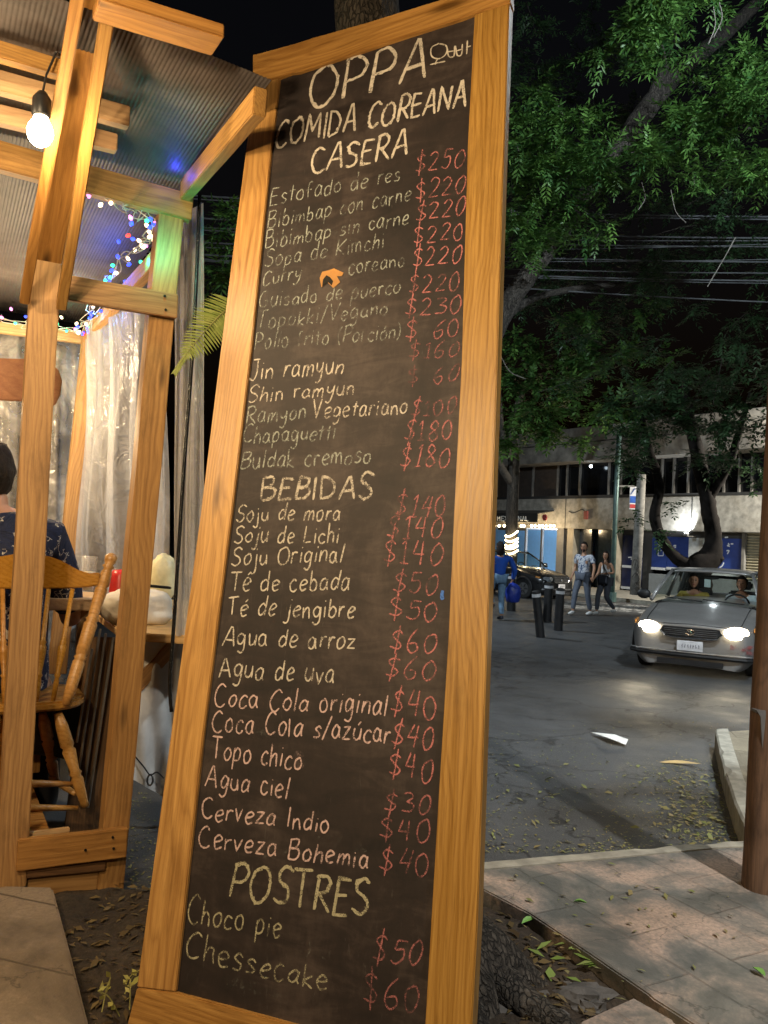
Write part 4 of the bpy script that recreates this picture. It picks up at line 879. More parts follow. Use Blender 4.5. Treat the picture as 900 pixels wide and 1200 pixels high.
# ---------------------------------------------------------------- spindle chair
TC = 4.32
ch = thing('spindle_chair', TP(60, 970, TC), 'turned honey coloured wooden spindle chair with its back to the street', 'chair')
CW_ = M['chair_wood']
def turned(name, a, b, prof, mat, parent, n=14):
    a, b = Vector(a), Vector(b); m = MB(); m.tube([a.lerp(b, u) for u, r in prof], [r for u, r in prof], n); o = m.build(name, mat, parent, smooth=True); return o
def post_prof(r): return [(0, r*.7), (.10, r*1.0), (.27, r*1.12), (.285, r*.86), (.30, r*1.18), (.315, r*.86), (.33, r*1.1), (.52, r*1.2), (.535, r*.9), (.55, r*1.2), (.565, r*.9), (.75, r*1.15), (.765, r*.9), (.78, r*1.15), (.86, r*1.0), (.89, r*.7), (.905, r*1.15), (.92, r*.75), (.94, r*1.05), (.97, r*1.15), (.99, r*.75), (1, r*.1)]
turned('back_post', TP(77, 826, TC), TP(132, 648, TC+.12), post_prof(.028), CW_, ch)
turned('back_post', TP(-20, 826, TC), TP(-62, 640, TC+.12), post_prof(.028), CW_, ch)
sp = [(0, .010), (.2, .013), (.24, .010), (.26, .016), (.28, .010), (.45, .020), (.50, .020), (.52, .013), (.54, .018), (.56, .012), (1, .011)]
for x0, x1 in [(58, 85), (39, 57), (20, 30), (2, 3), (-10, -30)]:
    turned('spindle', TP(x0+3, 828, TC+.01), TP(x1, 690, TC+.10), sp, CW_, ch)
cr_t = [(-66, 655), (-40, 662), (-10, 654), (20, 649), (45, 650), (58, 652), (72, 657), (92, 668), (105, 672), (118, 671)]
cr_b = [(-66, 690), (-40, 690), (-10, 690), (20, 690), (45, 690), (58, 690), (72, 690), (92, 689), (105, 688), (116, 686)]
vs = []; fs = []
for (a, c_) in zip(cr_t, cr_b):
    s_ = TC+.07+.06*(1-((a[0]-27)/95)**2)*.6
    vs += [TP(*a, s_), TP(*c_, s_), TP(*c_, s_)+T2*.028, TP(*a, s_)+T2*.028]
for i in range(len(cr_t)-1):
    for j in range(4): p = i*4+j; q = i*4+(j+1) % 4; fs.append((p, q, q+4, p+4))
fs += [(3, 2, 1, 0), tuple((len(cr_t)-1)*4+j for j in range(4))]
m = MB(); m.add(vs, fs); m.build('crest_rail', CW_, ch, bevel=.006)
sz = TP(60, 822, TC).z
sc_ = TP(30, 822, TC)+T2*.24
m = MB(); pr_ = []
for k in range(28):
    a = 2*math.pi*k/28; q = sc_+T1*(.30*math.copysign(abs(math.cos(a))**.7, math.cos(a)))+T2*(.27*math.copysign(abs(math.sin(a))**.7, math.sin(a))); pr_.append((q.x, q.y))
m.prism(pr_, sz-.045, sz); m.build('seat', CW_, ch, bevel=.012)
legp = [(0, .022), (.05, .02), (.3, .030), (.33, .022), (.36, .031), (.39, .022), (.6, .033), (.63, .024), (.66, .033), (.85, .03), (1, .02)]
L1, L2 = (TP(98, 978, TC), TP(68, 836, TC+.03)), (TP(64, 950, TC+.42), TP(50, 836, TC+.38))
L3, L4 = (TP(-30, 978, TC), TP(-4, 836, TC+.03)), (TP(2, 950, TC+.42), TP(8, 836, TC+.38))
for a, c_ in (L1, L2, L3, L4): turned('leg', (a[0], a[1], dz), c_, legp, CW_, ch)
for k in (.22, .42): turned('stretcher', L1[0].lerp(L1[1], k), L3[0].lerp(L3[1], k), [(0, .012), (.5, .018), (1, .012)], CW_, ch)
turned('stretcher', L1[0].lerp(L1[1], .34), L2[0].lerp(L2[1], .34), [(0, .012), (.5, .018), (1, .012)], CW_, ch)
# ================================================================ figures
def skin_mesh(verts, edges, radii, sub=2, root=0):
    """one continuous tapering surface grown on a skeleton; returns a MB-like (verts, faces)"""
    me = bpy.data.meshes.new('tmp'); me.from_pydata([tuple(v) for v in verts], edges, []); me.update()
    o = bpy.data.objects.new('tmp', me); C.objects.link(o)
    md = o.modifiers.new('s', 'SKIN'); md.use_smooth_shade = True
    sv = me.skin_vertices[0].data
    for i, r in enumerate(radii):
        sv[i].radius = r if isinstance(r, tuple) else (r, r); sv[i].use_root = (i == root)
    if sub:
        m2 = o.modifiers.new('u', 'SUBSURF'); m2.levels = sub; m2.render_levels = sub
    dg = bpy.context.evaluated_depsgraph_get(); dg.update(); e = o.evaluated_get(dg); em = e.to_mesh()
    vs = [tuple(v.co) for v in em.vertices]; fs = [tuple(p.vertices) for p in em.polygons]
    e.to_mesh_clear(); bpy.data.objects.remove(o); bpy.data.meshes.remove(me)
    return vs, fs
def chain(m, pts, rad, sub=1):
    v, f = skin_mesh(pts, [(i, i+1) for i in range(len(pts)-1)], rad, sub); m.add(v, f)
SKIN = simple('skin', (0.42, 0.22, 0.13), 0.5, var=.1, scale=14)
HAIR = simple('dark_hair', (0.014, 0.009, 0.006), 0.6, var=.7, scale=26, spec=.25)
_t = HAIR.node_tree; _q = N(_t, 'ShaderNodeMapping'); _c = N(_t, 'ShaderNodeTexCoord'); _q.inputs['Scale'].default_value = (90, 90, 9); _t.links.new(_c.outputs['Object'], _q.inputs[0]); bump(_t, _t.nodes['Principled BSDF'], noise(_t, _q.outputs[0], 1.0, 4, .6, .8), 1.0, .02)
EYEM = simple('eye_dark', (0.02, 0.015, 0.012), 0.2); LIP = simple('lips', (0.30, 0.09, 0.07), 0.5)
def hand(m, wrist, d, side, up, s=1.0, curl=.5):
    """palm and five fingers; d: direction of the fingers, side: towards the thumb"""
    d = Vector(d).normalized(); side = Vector(side); side = (side-d*side.dot(d)).normalized(); up = d.cross(side)
    w_ = Vector(wrist); pal = w_+d*.045*s
    chain(m, [w_-d*.03*s, w_+d*.02*s, w_+d*.06*s, w_+d*.088*s], [(.024*s, .020*s), (.034*s, .017*s), (.040*s, .016*s), (.036*s, .012*s)])
    for k, (o, L) in enumerate([(.028, .072), (.010, .082), (-.009, .076), (-.027, .058)]):
        a = w_+d*.07*s+side*o*s; b_ = a+d*(L*.45)*s+up*(-.006*curl)*s; c_ = b_+d*(L*.32*(1-.5*curl))*s-up*(L*.32*curl)*s; e = c_+d*(L*.22*(1-curl))*s-up*(L*.25*curl)*s
        chain(m, [a, b_, c_, e], [.0095*s, .009*s, .008*s, .0068*s], 1)
    a = w_+d*.02*s+side*.025*s; b_ = a+side*.028*s+d*.025*s; c_ = b_+d*.030*s+side*.004*s; e = c_+d*.02*s-side*.006*s
    chain(m, [a, b_, c_, e], [.012*s, .011*s, .010*s, .008*s], 1)
def head(m, c, fwd, up, s=1.0):
    """skull, jaw, nose, ears into m, and returns the places of eyes and mouth"""
    f = Vector(fwd).normalized(); u = Vector(up); u = (u-f*u.dot(f)).normalized(); r = f.cross(u)
    Mx = Matrix((r, f, u)).transposed(); c = Vector(c)
    base = len(m.v); m.ball((0, 0, 0), 1.0, nu=20, nv=16)
    for i in range(base, len(m.v)):
        x, y, z = m.v[i]
        wx = .074*(1-.22*max(0, -z)**1.2); wy = .094*(1-.12*max(0, -z)); k = y*wy+(.012 if z < -.2 and y > .3 else 0)*min(1, -z)
        if y > .8: k -= .006*(1-abs(z))
        m.v[i] = tuple(c+Mx @ Vector((x*wx, k, z*.115))*s)
    def bp(x, y, z): return c+Mx @ Vector((x, y, z))*s
    m.ball(bp(0, .098, -.012), (.012*s, .017*s, .022*s), Mx, 8, 6); m.ball(bp(0, .088, .012), (.008*s, .012*s, .024*s), Mx, 8, 6)
    m.ball(bp(0, .083, -.092), (.024*s, .018*s, .018*s), Mx, 8, 6)
    for q in (-1, 1): m.ball(bp(q*.077, -.005, -.005), (.010*s, .020*s, .032*s), Mx, 8, 6)
    return bp, Mx
def face_parts(par, bp, Mx, s=1.0, brow=True):
    m = MB()
    for q in (-1, 1): m.ball(bp(q*.031, .084, .014), (.013*s, .008*s, .008*s), Mx, 8, 6)
    m.build('eyes', EYEM, par, smooth=True)
    m = MB(); m.ball(bp(0, .090, -.052), (.024*s, .008*s, .008*s), Mx, 10, 6); m.build('mouth', LIP, par, smooth=True)
    m = MB()
    for q in (-1, 1): m.ball(bp(q*.032, .088, .036), (.018*s, .007*s, .005*s), Mx, 8, 5)
    m.build('eyebrows', HAIR, par, smooth=True)
def hair_cap(par, bp, Mx, s, long=0.0, mat=None, beard=False):
    m = MB(); base = 0; m.ball((0, 0, 0), 1.0, nu=22, nv=16)
    for i in range(len(m.v)):
        x, y, z = m.v[i]
        yy = y*.104-.012; zz = z*.122+.012; xx = x*.085
        if y > .15 and z < .52: yy = min(yy, .02); zz = max(zz, -.03 if z < 0 else zz)
        if long and z < 0 and y < .35: zz = z*(.12+long); xx = x*(.085+.03*min(1, -z)); yy = y*.095-.03
        jit = random.gauss(0, .003); nz = MN.noise(Vector((x*3.1, y*3.1, z*3.1+s)))*.010+MN.noise(Vector((x*9, y*9, z*4)))*.006; xx += x*nz; yy += y*nz; zz += z*nz
        m.v[i] = tuple(bp(xx+jit, yy+jit, zz+jit))
    if beard: m.ball(bp(0, .066, -.078), (.050*s, .034*s, .040*s), Mx, 12, 8)
    m.build('hair', mat or HAIR, par, smooth=True)
def walker(name, foot, yaw, H, label, pose, shirt, pants, shoe, hairlong=0.0, female=False, sleeve='short', beard=False, skin=None, headturn=0.0, extra=None):
    """a standing or walking figure of height H; yaw turns its front; pose gives joints in its own frame (x right, y front, z up) for H = 1.75"""
    s = H/1.75; R = Matrix.Rotation(yaw, 3, 'Z'); base = Vector(foot)
    W = lambda p: base + R @ (Vector(p)*s)
    root = thing(name, base, label, 'person'); sk = skin or SKIN
    p = dict(pel=(0, 0, .95), ches=(0, .01, 1.27), neck=(0, .0, 1.46), head=(0, .02, 1.62))
    sw = .165 if female else .20
    p.update(sl=(-sw, 0, 1.42), sr=(sw, 0, 1.42), hl=(-.09, 0, .93), hr=(.09, 0, .93)); p.update(pose)
    hw = .15 if female else .135
    names = ['pel', 'ches', 'neck', 'sl', 'el', 'wl', 'sr', 'er', 'wr', 'hl', 'kl', 'al', 'hr', 'kr', 'ar']
    idx = {k: i for i, k in enumerate(names)}
    pts = [W(p[k]) for k in names]+[W(Vector(p['neck'])*.4+Vector(p['head'])*.6)]
    ed = [(0, 1), (1, 2), (1, 3), (3, 4), (4, 5), (1, 6), (6, 7), (7, 8), (0, 9), (9, 10), (10, 11), (0, 12), (12, 13), (13, 14), (2, 15)]
    rb = {'pel': (.11, .09) if female else (.13, .10), 'ches': (.105, .085) if female else (.13, .10), 'neck': .055, 'sl': .055, 'el': .040, 'wl': .027, 'sr': .055, 'er': .040, 'wr': .027, 'hl': .085, 'kl': .058, 'al': .038, 'hr': .085, 'kr': .058, 'ar': .038}
    rad = [tuple(q*s for q in rb[k]) if isinstance(rb[k], tuple) else rb[k]*s for k in names]+[.05*s]
    m = MB(); v, f = skin_mesh(pts, ed, rad, 1); m.add(v, f)
    fw = R @ Matrix.Rotation(headturn, 3, 'Z') @ Vector((0, 1, 0)); bp, Mx = head(m, W(p['head']), fw, (0, 0, 1), s)
    for a, b_, q in (('el', 'wl', 1), ('er', 'wr', -1)):
        d = W(p[b_])-W(p[a]); hand(m, W(p[b_])+d.normalized()*.01, d, R @ Vector((0, 1, 0)), None, s*.95, .55)
    m.build('body', sk, root, smooth=True)
    if abs(headturn) < 4: face_parts(root, bp, Mx, s)
    hair_cap(root, bp, Mx, s, hairlong, None, beard)
    # shirt: trunk and sleeves grown a little wider than the body
    def lp(a, b_, k): return Vector(p[a])*(1-k)+Vector(p[b_])*k
    sp = [W(Vector(p['pel'])+Vector((0, 0, .0 if female else -.06))), W(lp('pel', 'ches', .5)), W(p['ches']), W(lp('ches', 'neck', .8))]
    sr_ = [(hw*1.12*s, .115*s), ((.128 if female else .15)*s, .115*s), ((.15 if female else .155)*s, .125*s), (.085*s, .075*s)]
    se = [(0, 1), (1, 2), (2, 3)]
    if sleeve != 'none':
        for a, b_, c_ in (('sl', 'el', 'wl'), ('sr', 'er', 'wr')):
            i = len(sp); sp += [W(p[a]), W(lp(a, b_, .75 if sleeve == 'short' else 1))]; sr_ += [.072*s, .066*s]; se += [(2, i), (i, i+1)]
            if sleeve == 'long': sp.append(W(lp(b_, c_, .9))); sr_.append(.048*s); se.append((i+1, i+2))
    v, f = skin_mesh(sp, se, sr_, 2); m = MB(); m.add(v, f); m.build('shirt', shirt, root, smooth=True)
    tp_ = [W(p['pel'])]; tr_ = [(hw*1.12*s, .118*s)]; te = []
    for a, b_, c_ in (('hl', 'kl', 'al'), ('hr', 'kr', 'ar')):
        i = len(tp_); tp_ += [W(p[a]), W(lp(a, b_, .5)), W(p[b_]), W(lp(b_, c_, .4)), W(lp(b_, c_, .92))]; tr_ += [.105*s, .095*s, .072*s, .068*s, .055*s]; te += [(0, i), (i, i+1), (i+1, i+2), (i+2, i+3), (i+3, i+4)]
    v, f = skin_mesh(tp_, te, tr_, 2); m = MB(); m.add(v, f); m.build('trousers', pants, root, smooth=True)
    for a, k in (('al', 'kl'), ('ar', 'kr')):
        q = Vector(p[a]); tf = pose.get('t'+a, (0, 1, -.0)); d = Vector(tf).normalized()
        m = MB(); chain(m, [W(q+Vector((0, 0, -.01))-d*.045), W(q+Vector((0, 0, -.035))+d*.06), W(q+Vector((0, 0, -.045))+d*.16)], [(.048*s, .05*s), (.048*s, .042*s), (.040*s, .028*s)], 2)
        m.build('shoe', shoe, root, smooth=True)
    return root, W, R, s
# ---------------------------------------------------------------- the seated diner, seen from behind
def shirt_print():
    m, t, b = new_mat('navy_shirt_white_print'); v = coords(t, rnd=False)
    n1 = N(t, 'ShaderNodeTexVoronoi'); n1.inputs['Scale'].default_value = 6.0; n1.inputs['Randomness'].default_value = .9
    wv = N(t, 'ShaderNodeVectorMath', operation='ADD'); ns = N(t, 'ShaderNodeTexNoise'); ns.inputs['Scale'].default_value = 16; ns.inputs['Detail'].default_value = 3; t.links.new(v, ns.inputs['Vector'])
    sc = N(t, 'ShaderNodeVectorMath', operation='SCALE'); sc.inputs['Scale'].default_value = .16; t.links.new(ns.outputs['Color'], sc.inputs[0])
    t.links.new(v, wv.inputs[0]); t.links.new(sc.outputs[0], wv.inputs[1]); t.links.new(wv.outputs[0], n1.inputs['Vector'])
    a = ramp(t, n1.outputs['Distance'], [(0.30, (1, 1, 1)), (0.325, (0, 0, 0))])
    f2 = noise(t, v, 42, 2, .5, 1.5); a = math_(t, 'MULTIPLY', a, ramp(t, f2, [(0.44, (0, 0, 0)), (0.49, (1, 1, 1))]))
    n2 = N(t, 'ShaderNodeTexVoronoi'); n2.feature = 'DISTANCE_TO_EDGE'; n2.inputs['Scale'].default_value = 15; t.links.new(wv.outputs[0], n2.inputs['Vector'])
    l = math_(t, 'MULTIPLY', ramp(t, n2.outputs['Distance'], [(0.02, (1, 1, 1)), (0.035, (0, 0, 0))]), ramp(t, noise(t, v, 11, 1), [(0.54, (0, 0, 0)), (0.56, (1, 1, 1))]))
    a = math_(t, 'MAXIMUM', a, l)
    t.links.new(mixc(t, a, (0.008, 0.014, 0.045), (0.52, 0.47, 0.40)), b.inputs['Base Color']); b.inputs['Roughness'].default_value = .85
    bump(t, b, noise(t, v, 5, 4, .6, 1.0), .9, .07); return m
dn = thing('person', TP(20, 960, 4.9), 'seated diner with dark hair in a navy shirt printed with white figures', 'person')
DT = 4.78
Q = lambda x, y, t: TP(x, y, t)
m = MB()
v, f = skin_mesh([Q(18, 830, DT), Q(15, 740, DT), Q(10, 640, DT+.05), Q(-4, 596, DT+.08), Q(-8, 572, DT+.1), Q(66, 632, DT+.04), Q(84, 730, DT+.10), Q(82, 690, DT+.45), Q(-50, 625, DT+.05), Q(-70, 740, DT+.15), Q(-50, 690, DT+.45), Q(48, 838, DT+.1), Q(52, 838, DT+.55), Q(-15, 838, DT+.1), Q(-20, 838, DT+.55), Q(52, 950, DT+.55), Q(-20, 950, DT+.55)],
    [(0, 1), (1, 2), (2, 3), (3, 4), (2, 5), (5, 6), (6, 7), (2, 8), (8, 9), (9, 10), (0, 11), (11, 12), (0, 13), (13, 14), (12, 15), (14, 16)],
    [(.2, .15), (.19, .14), (.2, .14), .07, .07, .09, .06, .04, .09, .06, .04, .11, .09, .11, .09, .06, .06], 2)
m.add(v, f)
hfw = (T2*.95+T1*-.25); bp, Mx = head(m, Q(-12, 556, DT+.12), hfw, (0, 0, 1), 1.35)
for wp in (7, 10):
    hand(m, Q(82, 690, DT+.45) if wp == 7 else Q(-50, 690, DT+.45), T2, -T1 if wp == 7 else T1, None, 1.2, .5)
m.build('body', SKIN, dn, smooth=True); face_parts(dn, bp, Mx, 1.35); hair_cap(dn, bp, Mx, 1.35)
v, f = skin_mesh([Q(20, 838, DT), Q(16, 760, DT), Q(14, 690, DT+.02), Q(8, 640, DT+.05), Q(0, 604, DT+.07), Q(58, 634, DT+.04), Q(76, 690, DT+.07), Q(82, 722, DT+.10), Q(-44, 630, DT+.05), Q(-60, 690, DT+.1)],
    [(0, 1), (1, 2), (2, 3), (3, 4), (3, 5), (5, 6), (6, 7), (3, 8), (8, 9)], [(.29, .19), (.27, .18), (.26, .18), (.24, .16), .10, .135, .10, .085, .13, .10], 3)
m = MB(); m.add(v, f); m.build('shirt', shirt_print(), dn, smooth=True)
v, f = skin_mesh([Q(18, 842, DT), Q(48, 845, DT+.1), Q(52, 845, DT+.55), Q(52, 955, DT+.55), Q(-15, 845, DT+.1), Q(-20, 845, DT+.55), Q(-20, 955, DT+.55)], [(0, 1), (1, 2), (2, 3), (0, 4), (4, 5), (5, 6)], [(.24, .17), .14, .11, .08, .14, .11, .08], 2)
m = MB(); m.add(v, f); m.build('trousers', simple('dark_trousers', (.02, .02, .024), .85), dn, smooth=True)
# ================================================================ the building across the street
FO = Vector((6.95, 32.98, 0)); FD = Vector((11.352-6.953, 26.274-32.977, 0)).normalized(); FN = Vector((FD.y, -FD.x, 0))
if FN.dot(-FO) < 0: FN = -FN
def FP(x, y):
    r = ray(x, y); p = EYE + r*((FO-EYE).dot(FN)/r.dot(FN)); return (p-FO).dot(FD), p.z
def FW(s, z, d=0.0): return FO + FD*s + FN*d + ZZ*z
def fs_(x): return FP(x, 620)[0]
def fbox(m, s0, s1, z0, z1, d0, d1): m.obox(FW(s0, z0, d0), FD*(s1-s0), FN*(d1-d0), ZZ*(z1-z0)); return m
bld = thing('commercial_building', FW(4, 0), 'two storey concrete commercial building with dark upper windows across the street', 'building')
conc = simple('pebbled_concrete', (.30, .285, .25), .9, var=.35, scale=5, bmp=.7)
conc2 = simple('board_marked_concrete', (.22, .205, .18), .9, var=.4, scale=3, bmp=.6)
zb0 = FP(870, 624)[1]; zb1 = FP(870, 580.5)[1]; zw = FP(700, 541.5)[1]; zt_ = FP(720, 500)[1]
SL, SR = -14.0, fs_(1010)
m = MB(); fbox(m, SL, SR, zb0, zb1, -.35, .0); m.build('stone_band', conc, bld, bevel=.02)
m = MB()
for x in (662, 810): s = fs_(x); fbox(m, s-.02, s+.02, zb0+.01, zb1-.01, -.01, .004)
m.build('band_joint', simple('dark_joint', (.03, .03, .028), .9), bld)
m = MB(); fbox(m, SL, SR, zw, zw+(zt_-zw)*.52, -.4, .75); m.build('upper_beam', conc2, bld, bevel=.02)
m = MB(); fbox(m, SL, SR, zw+(zt_-zw)*.56, zt_, -.4, .62); m.build('parapet', conc2, bld, bevel=.02)
m = MB(); fbox(m, SL, SR, -.2, zt_, -9, -8.6); m.build('rear_wall', conc2, bld)
m = MB(); fbox(m, SL, SR, zt_-.3, zt_-.1, -8.6, -.4); m.build('roof', conc2, bld)
wg, t, b = new_mat('dark_window_glass'); b.inputs['Base Color'].default_value = (.008, .009, .011, 1); b.inputs['Roughness'].default_value = .12; M['wglass'] = wg
brw = simple('brown_shutter', (.06, .045, .036), .7, var=.3)
mull = simple('grey_mullion', (.20, .19, .175), .5)
xs = [577, 595, 619, 648, 659, 674, 708, 722, 742, 770, 784, 801, 822, 843, 861, 876, 900, 930]
zs0, zs1 = zb1+.01, zw-.005
m = MB(); fbox(m, SL, SR, zs0, zs0+.10, -.3, -.02); m.build('sill', simple('dark_sill', (.03, .03, .03), .7), bld)
sall = [SL+1.5*k for k in range(0, 9) if SL+1.5*k < fs_(577)-.4]+[fs_(x) for x in xs]
for i in range(len(sall)-1):
    a, c_ = sall[i], sall[i+1]
    w_ = MB(); fbox(w_, a+.03, c_-.03, zs0+.11, zs1, -.26, -.22); wn = w_.build('window', brw if (i < len(sall)-len(xs)+3) else M['wglass'], bld)
    f_ = MB(); fbox(f_, a-.03, a+.03, zs0+.10, zs1, -.21, -.12); f_.build('mullion', mull, wn)
lm = MB(); q = FW(fs_(694), FP(694, 544)[1]-.1, .2); lm.ball(q, .06); lm.build('ceiling_lamp', emitm('small_lamp', (.75, .9, 1), 12), bld, smooth=True)
# ground floor: piers, entrance, panels
dkr = simple('dark_render', (.035, .034, .033), .8); gry = simple('grey_pier', (.17, .165, .155), .8, var=.2); beige = simple('beige_pier', (.34, .30, .23), .85, var=.2, scale=4, bmp=.4)
def pier(name, x0, x1, mat, d0=-.5, d1=-.06, z0=-.1, z1=None): m = MB(); fbox(m, fs_(x0), fs_(x1), z0, zb0-.004 if z1 is None else z1, d0, d1); return m.build(name, mat, bld)
pier('pier', 651.5, 659.5, gry); pier('pier', 659.7, 663.5, dkr, -.6, -.2); pier('pier', 663.7, 671, beige); pier('pier', 716, 722, beige)
gd = simple('grey_door_glass', (.10, .105, .11), .2, var=.15); gd2 = simple('blue_door_glass', (.03, .045, .06), .15)
pier('entrance_panel', 671.2, 685, gd, -.5, -.4); pier('entrance_door', 685.3, 709, gd2, -.7, -.6); pier('entrance_frame', 709.2, 711, mull, -.7, -.4)
pier('lit_strip', 711.2, 715.8, emitm('lit_blue_strip', (.25, .55, .75), .55), -.6, -.5)
blue = simple('blue_vinyl', (.020, .045, .20), .35, var=.1); wht = simple('white_vinyl', (.62, .64, .66), .5, var=.05); navy = simple('navy_panel', (.012, .018, .06), .35)
zp0 = FP(735, 688)[1]; zpm = FP(735, 664)[1]
for (x0, x1, mt, za) in [(723, 746, navy, zp0), (757.5, 775, blue, FP(770, 665)[1]), (775.4, 803, blue, FP(790, 665)[1]), (822, 865, blue, FP(850, 672)[1])]:
    pn = pier('shop_window', x0, x1, mt, -.5, -.34, za, zb0-.20)
    e = MB(); fbox(e, fs_(x0)+.02, fs_(x1)-.02, za-.09, za-.003, -.5, -.30); e.build('frame', wht, pn)
pier('header', 722.2, 868, dkr, -.5, -.36, zb0-.197, zb0-.003)
e = MB(); fbox(e, fs_(724), fs_(745.5), zpm-.05, zpm+.04, -.33, -.30); e.build('door_rail', wht, bld)
pier('white_panel', 803.3, 821.5, simple('grey_white_panel', (.42, .44, .45), .6), -.5, -.20, FP(812, 672)[1], FP(812, 630)[1])
pier('dark_jamb', 746.3, 757.2, dkr, -.5, -.38, FP(750, 690)[1])
pier('jamb', 865.3, 868.5, gry, -.5, -.2)
# low wall and base
zlw = FP(850, 679)[1]
pier('base_wall', 757.6, 1005, simple('pale_blue_grey_wall', (.20, .22, .23), .8, var=.15), -.5, -.22, -.1, zlw)
sh = MB(); s0, s1 = fs_(869), fs_(1005); zz = zlw+.02
while zz < zb0-.06:
    sh.add([FW(s0, zz, -.36), FW(s1, zz, -.36), FW(s1, zz+.05, -.30), FW(s0, zz+.05, -.30), FW(s1, zz+.085, -.36), FW(s0, zz+.085, -.36)], [(0, 1, 2, 3), (3, 2, 4, 5)]); zz += .09
sh.build('roller_shutter', simple('beige_shutter', (.30, .27, .19), .6, var=.15), bld)
# marks on the blue panels, painted strokes
def fstrokes(name, lst, wpx, mat, d=-.332):
    m = MB()
    for st in lst:
        q = catmull([(x, y, 0) for x, y in st], 5) if len(st) > 2 else [Vector((*p, 0)) for p in st]
        pts = []
        for k in q: s, z = FP(k.x, k.y); pts.append((s, z))
        wd = wpx*.5*30/FPX; n = len(pts); vs = []
        for i, p in enumerate(pts):
            a, c_ = pts[max(i-1, 0)], pts[min(i+1, n-1)]; dx, dz_ = c_[0]-a[0], c_[1]-a[1]; L = math.hypot(dx, dz_) or 1
            nx_, nz_ = -dz_/L*wd, dx/L*wd; vs += [FW(p[0]+nx_, p[1]+nz_, d), FW(p[0]-nx_, p[1]-nz_, d)]
        m.add(vs, [(2*i, 2*i+1, 2*i+3, 2*i+2) for i in range(n-1)])
    return m.build(name, mat, bld)
fstrokes('emblem', [[(736, 645), (735, 640), (737, 635), (741, 633), (742, 637), (738, 641), (741, 646), (739, 650), (736, 648)], [(741, 650), (741, 640), (743, 634), (746, 633)], [(734, 642), (740, 641), (746, 640)]], 1.2, wht)
fstrokes('small_writing', [[(729, 653), (733, 652.7)], [(734, 652.7), (739, 652.5)], [(740, 652.3), (745, 652)], [(732, 655), (743, 654.4)]], 1.3, wht)
fstrokes('emblem', [[(764, 637), (770, 637)], [(764, 651), (770, 651)], [(764, 637), (764, 651)], [(770, 637), (770, 651)], [(766, 641), (768, 641)], [(766, 645), (768, 645)], [(767, 638), (767, 640)]], .8, wht)
fstrokes('small_writing', [[(782, 639), (785, 639)], [(783, 641), (785, 641)]], 1.6, wht)
fstrokes('emblem', [[(817+12, 636), (829, 638), (831, 640)], [(827, 635), (830, 634)], [(829, 645), (827, 644), (828, 641.5), (831, 642), (831, 645), (828, 646)], [(846, 636), (847, 638), (845, 639), (848, 640)], [(844, 645), (847, 645), (845, 649)], [(836, 665), (839, 663), (841, 659)]], 1.3, wht)
fstrokes('small_writing', [[(833, 637), (838, 637)], [(833, 644), (838, 644)], [(849, 637), (852, 637)], [(842, 629.5), (846, 629)]], 1.3, wht)
# conduit with a red alarm box on the stone band
fstrokes('conduit', [[(667, 599), (672, 601), (678, 599), (683, 597), (687, 600)]], 1.4, dkr, .03)
m = MB(); s, z = FP(688, 604); fbox(m, s-.09, s+.09, z-.15, z+.17, .005, .12); m.build('alarm_box', simple('dull_red', (.22, .05, .035), .6), bld, bevel=.02)
# flood lamp on the white panel, washing the stone band
fl_ = thing('flood_lamp', FW(fs_(811), FP(811, 629)[1], .35), 'small flood lamp shining up at the stone band above the pale panel', 'flood lamp')
q = FW(fs_(811), FP(811, 629)[1]+.03, .30); m = MB(); m.obox(q-FD*.08-FN*.05, FD*.16, FN*.1, ZZ*.09); m.build('lamp_head', simple('lamp_case', (.3, .3, .3), .5), fl_, bevel=.01)
m = MB(); m.tube([q-FN*.5-ZZ*.02, q-ZZ*.02], .015, 6); m.build('bracket', mull, fl_)
m = MB(); m.obox(q-FD*.06-FN*.03+ZZ*.092, FD*.12, FN*.06, ZZ*.006); m.build('lens', emitm('flood_lens', (.9, .97, 1), 30), fl_)
lamp('SPOT', q+ZZ*.14+FN*.02, 190, (.92, .97, 1), .04, to=FW(fs_(795), FP(795, 596)[1], -.02), spot=125, blend=.55)
# ---------------------------------------------------------------- the lit shop with its awning
sx0, sx1 = fs_(560), fs_(651); zf = -.02
rm = MB(); fbox(rm, sx0-6, sx1, zf, zb0, -4.2, -4.1); fbox(rm, sx1, sx1+.1, zf, zb0, -4.1, -.5); rm.build('shop_wall', simple('pale_blue_wall', (.22, .45, .72), .7, var=.06), bld)
rm = MB(); fbox(rm, sx0-6, sx1, zb0-.02, zb0, -4.1, -.36); rm.build('shop_ceiling', simple('white_ceiling', (.6, .6, .6), .8), bld)
rm = MB(); fbox(rm, sx0-6, sx1, zf-.05, zf, -4.1, .0); rm.build('shop_floor', simple('shop_floor', (.2, .18, .16), .6), bld)
for x, y in [(640, 623), (618, 622)]:
    s, z = FP(x, y); q = FW(s+.4, zb0-.16, -1.6); m = MB(); m.ball(q, .10); m.build('shop_lamp', emitm('shop_lamp', (1, 1, 1), 18), bld, smooth=True)
    lamp('POINT', q-ZZ*.15, 480, (.85, .93, 1), .1)
m = MB(); s0, z0 = FP(642.5, 637); s1, z1 = FP(650, 629); fbox(m, s0, s1-.05, z0, z1, -1.2, -1.12); m.build('menu_screen', simple('black_screen', (.01, .01, .012), .3), bld)
m = MB(); fbox(m, fs_(625.5), fs_(627.5), zf, zb0-.03, -.5, -.4); fbox(m, fs_(607), fs_(608.5), zf, zb0-.03, -.5, -.4); fbox(m, fs_(575), fs_(608), FP(590, 621)[1], FP(590, 616)[1]-.02, -.5, -.42); m.build('shopfront_frame', dkr, bld)
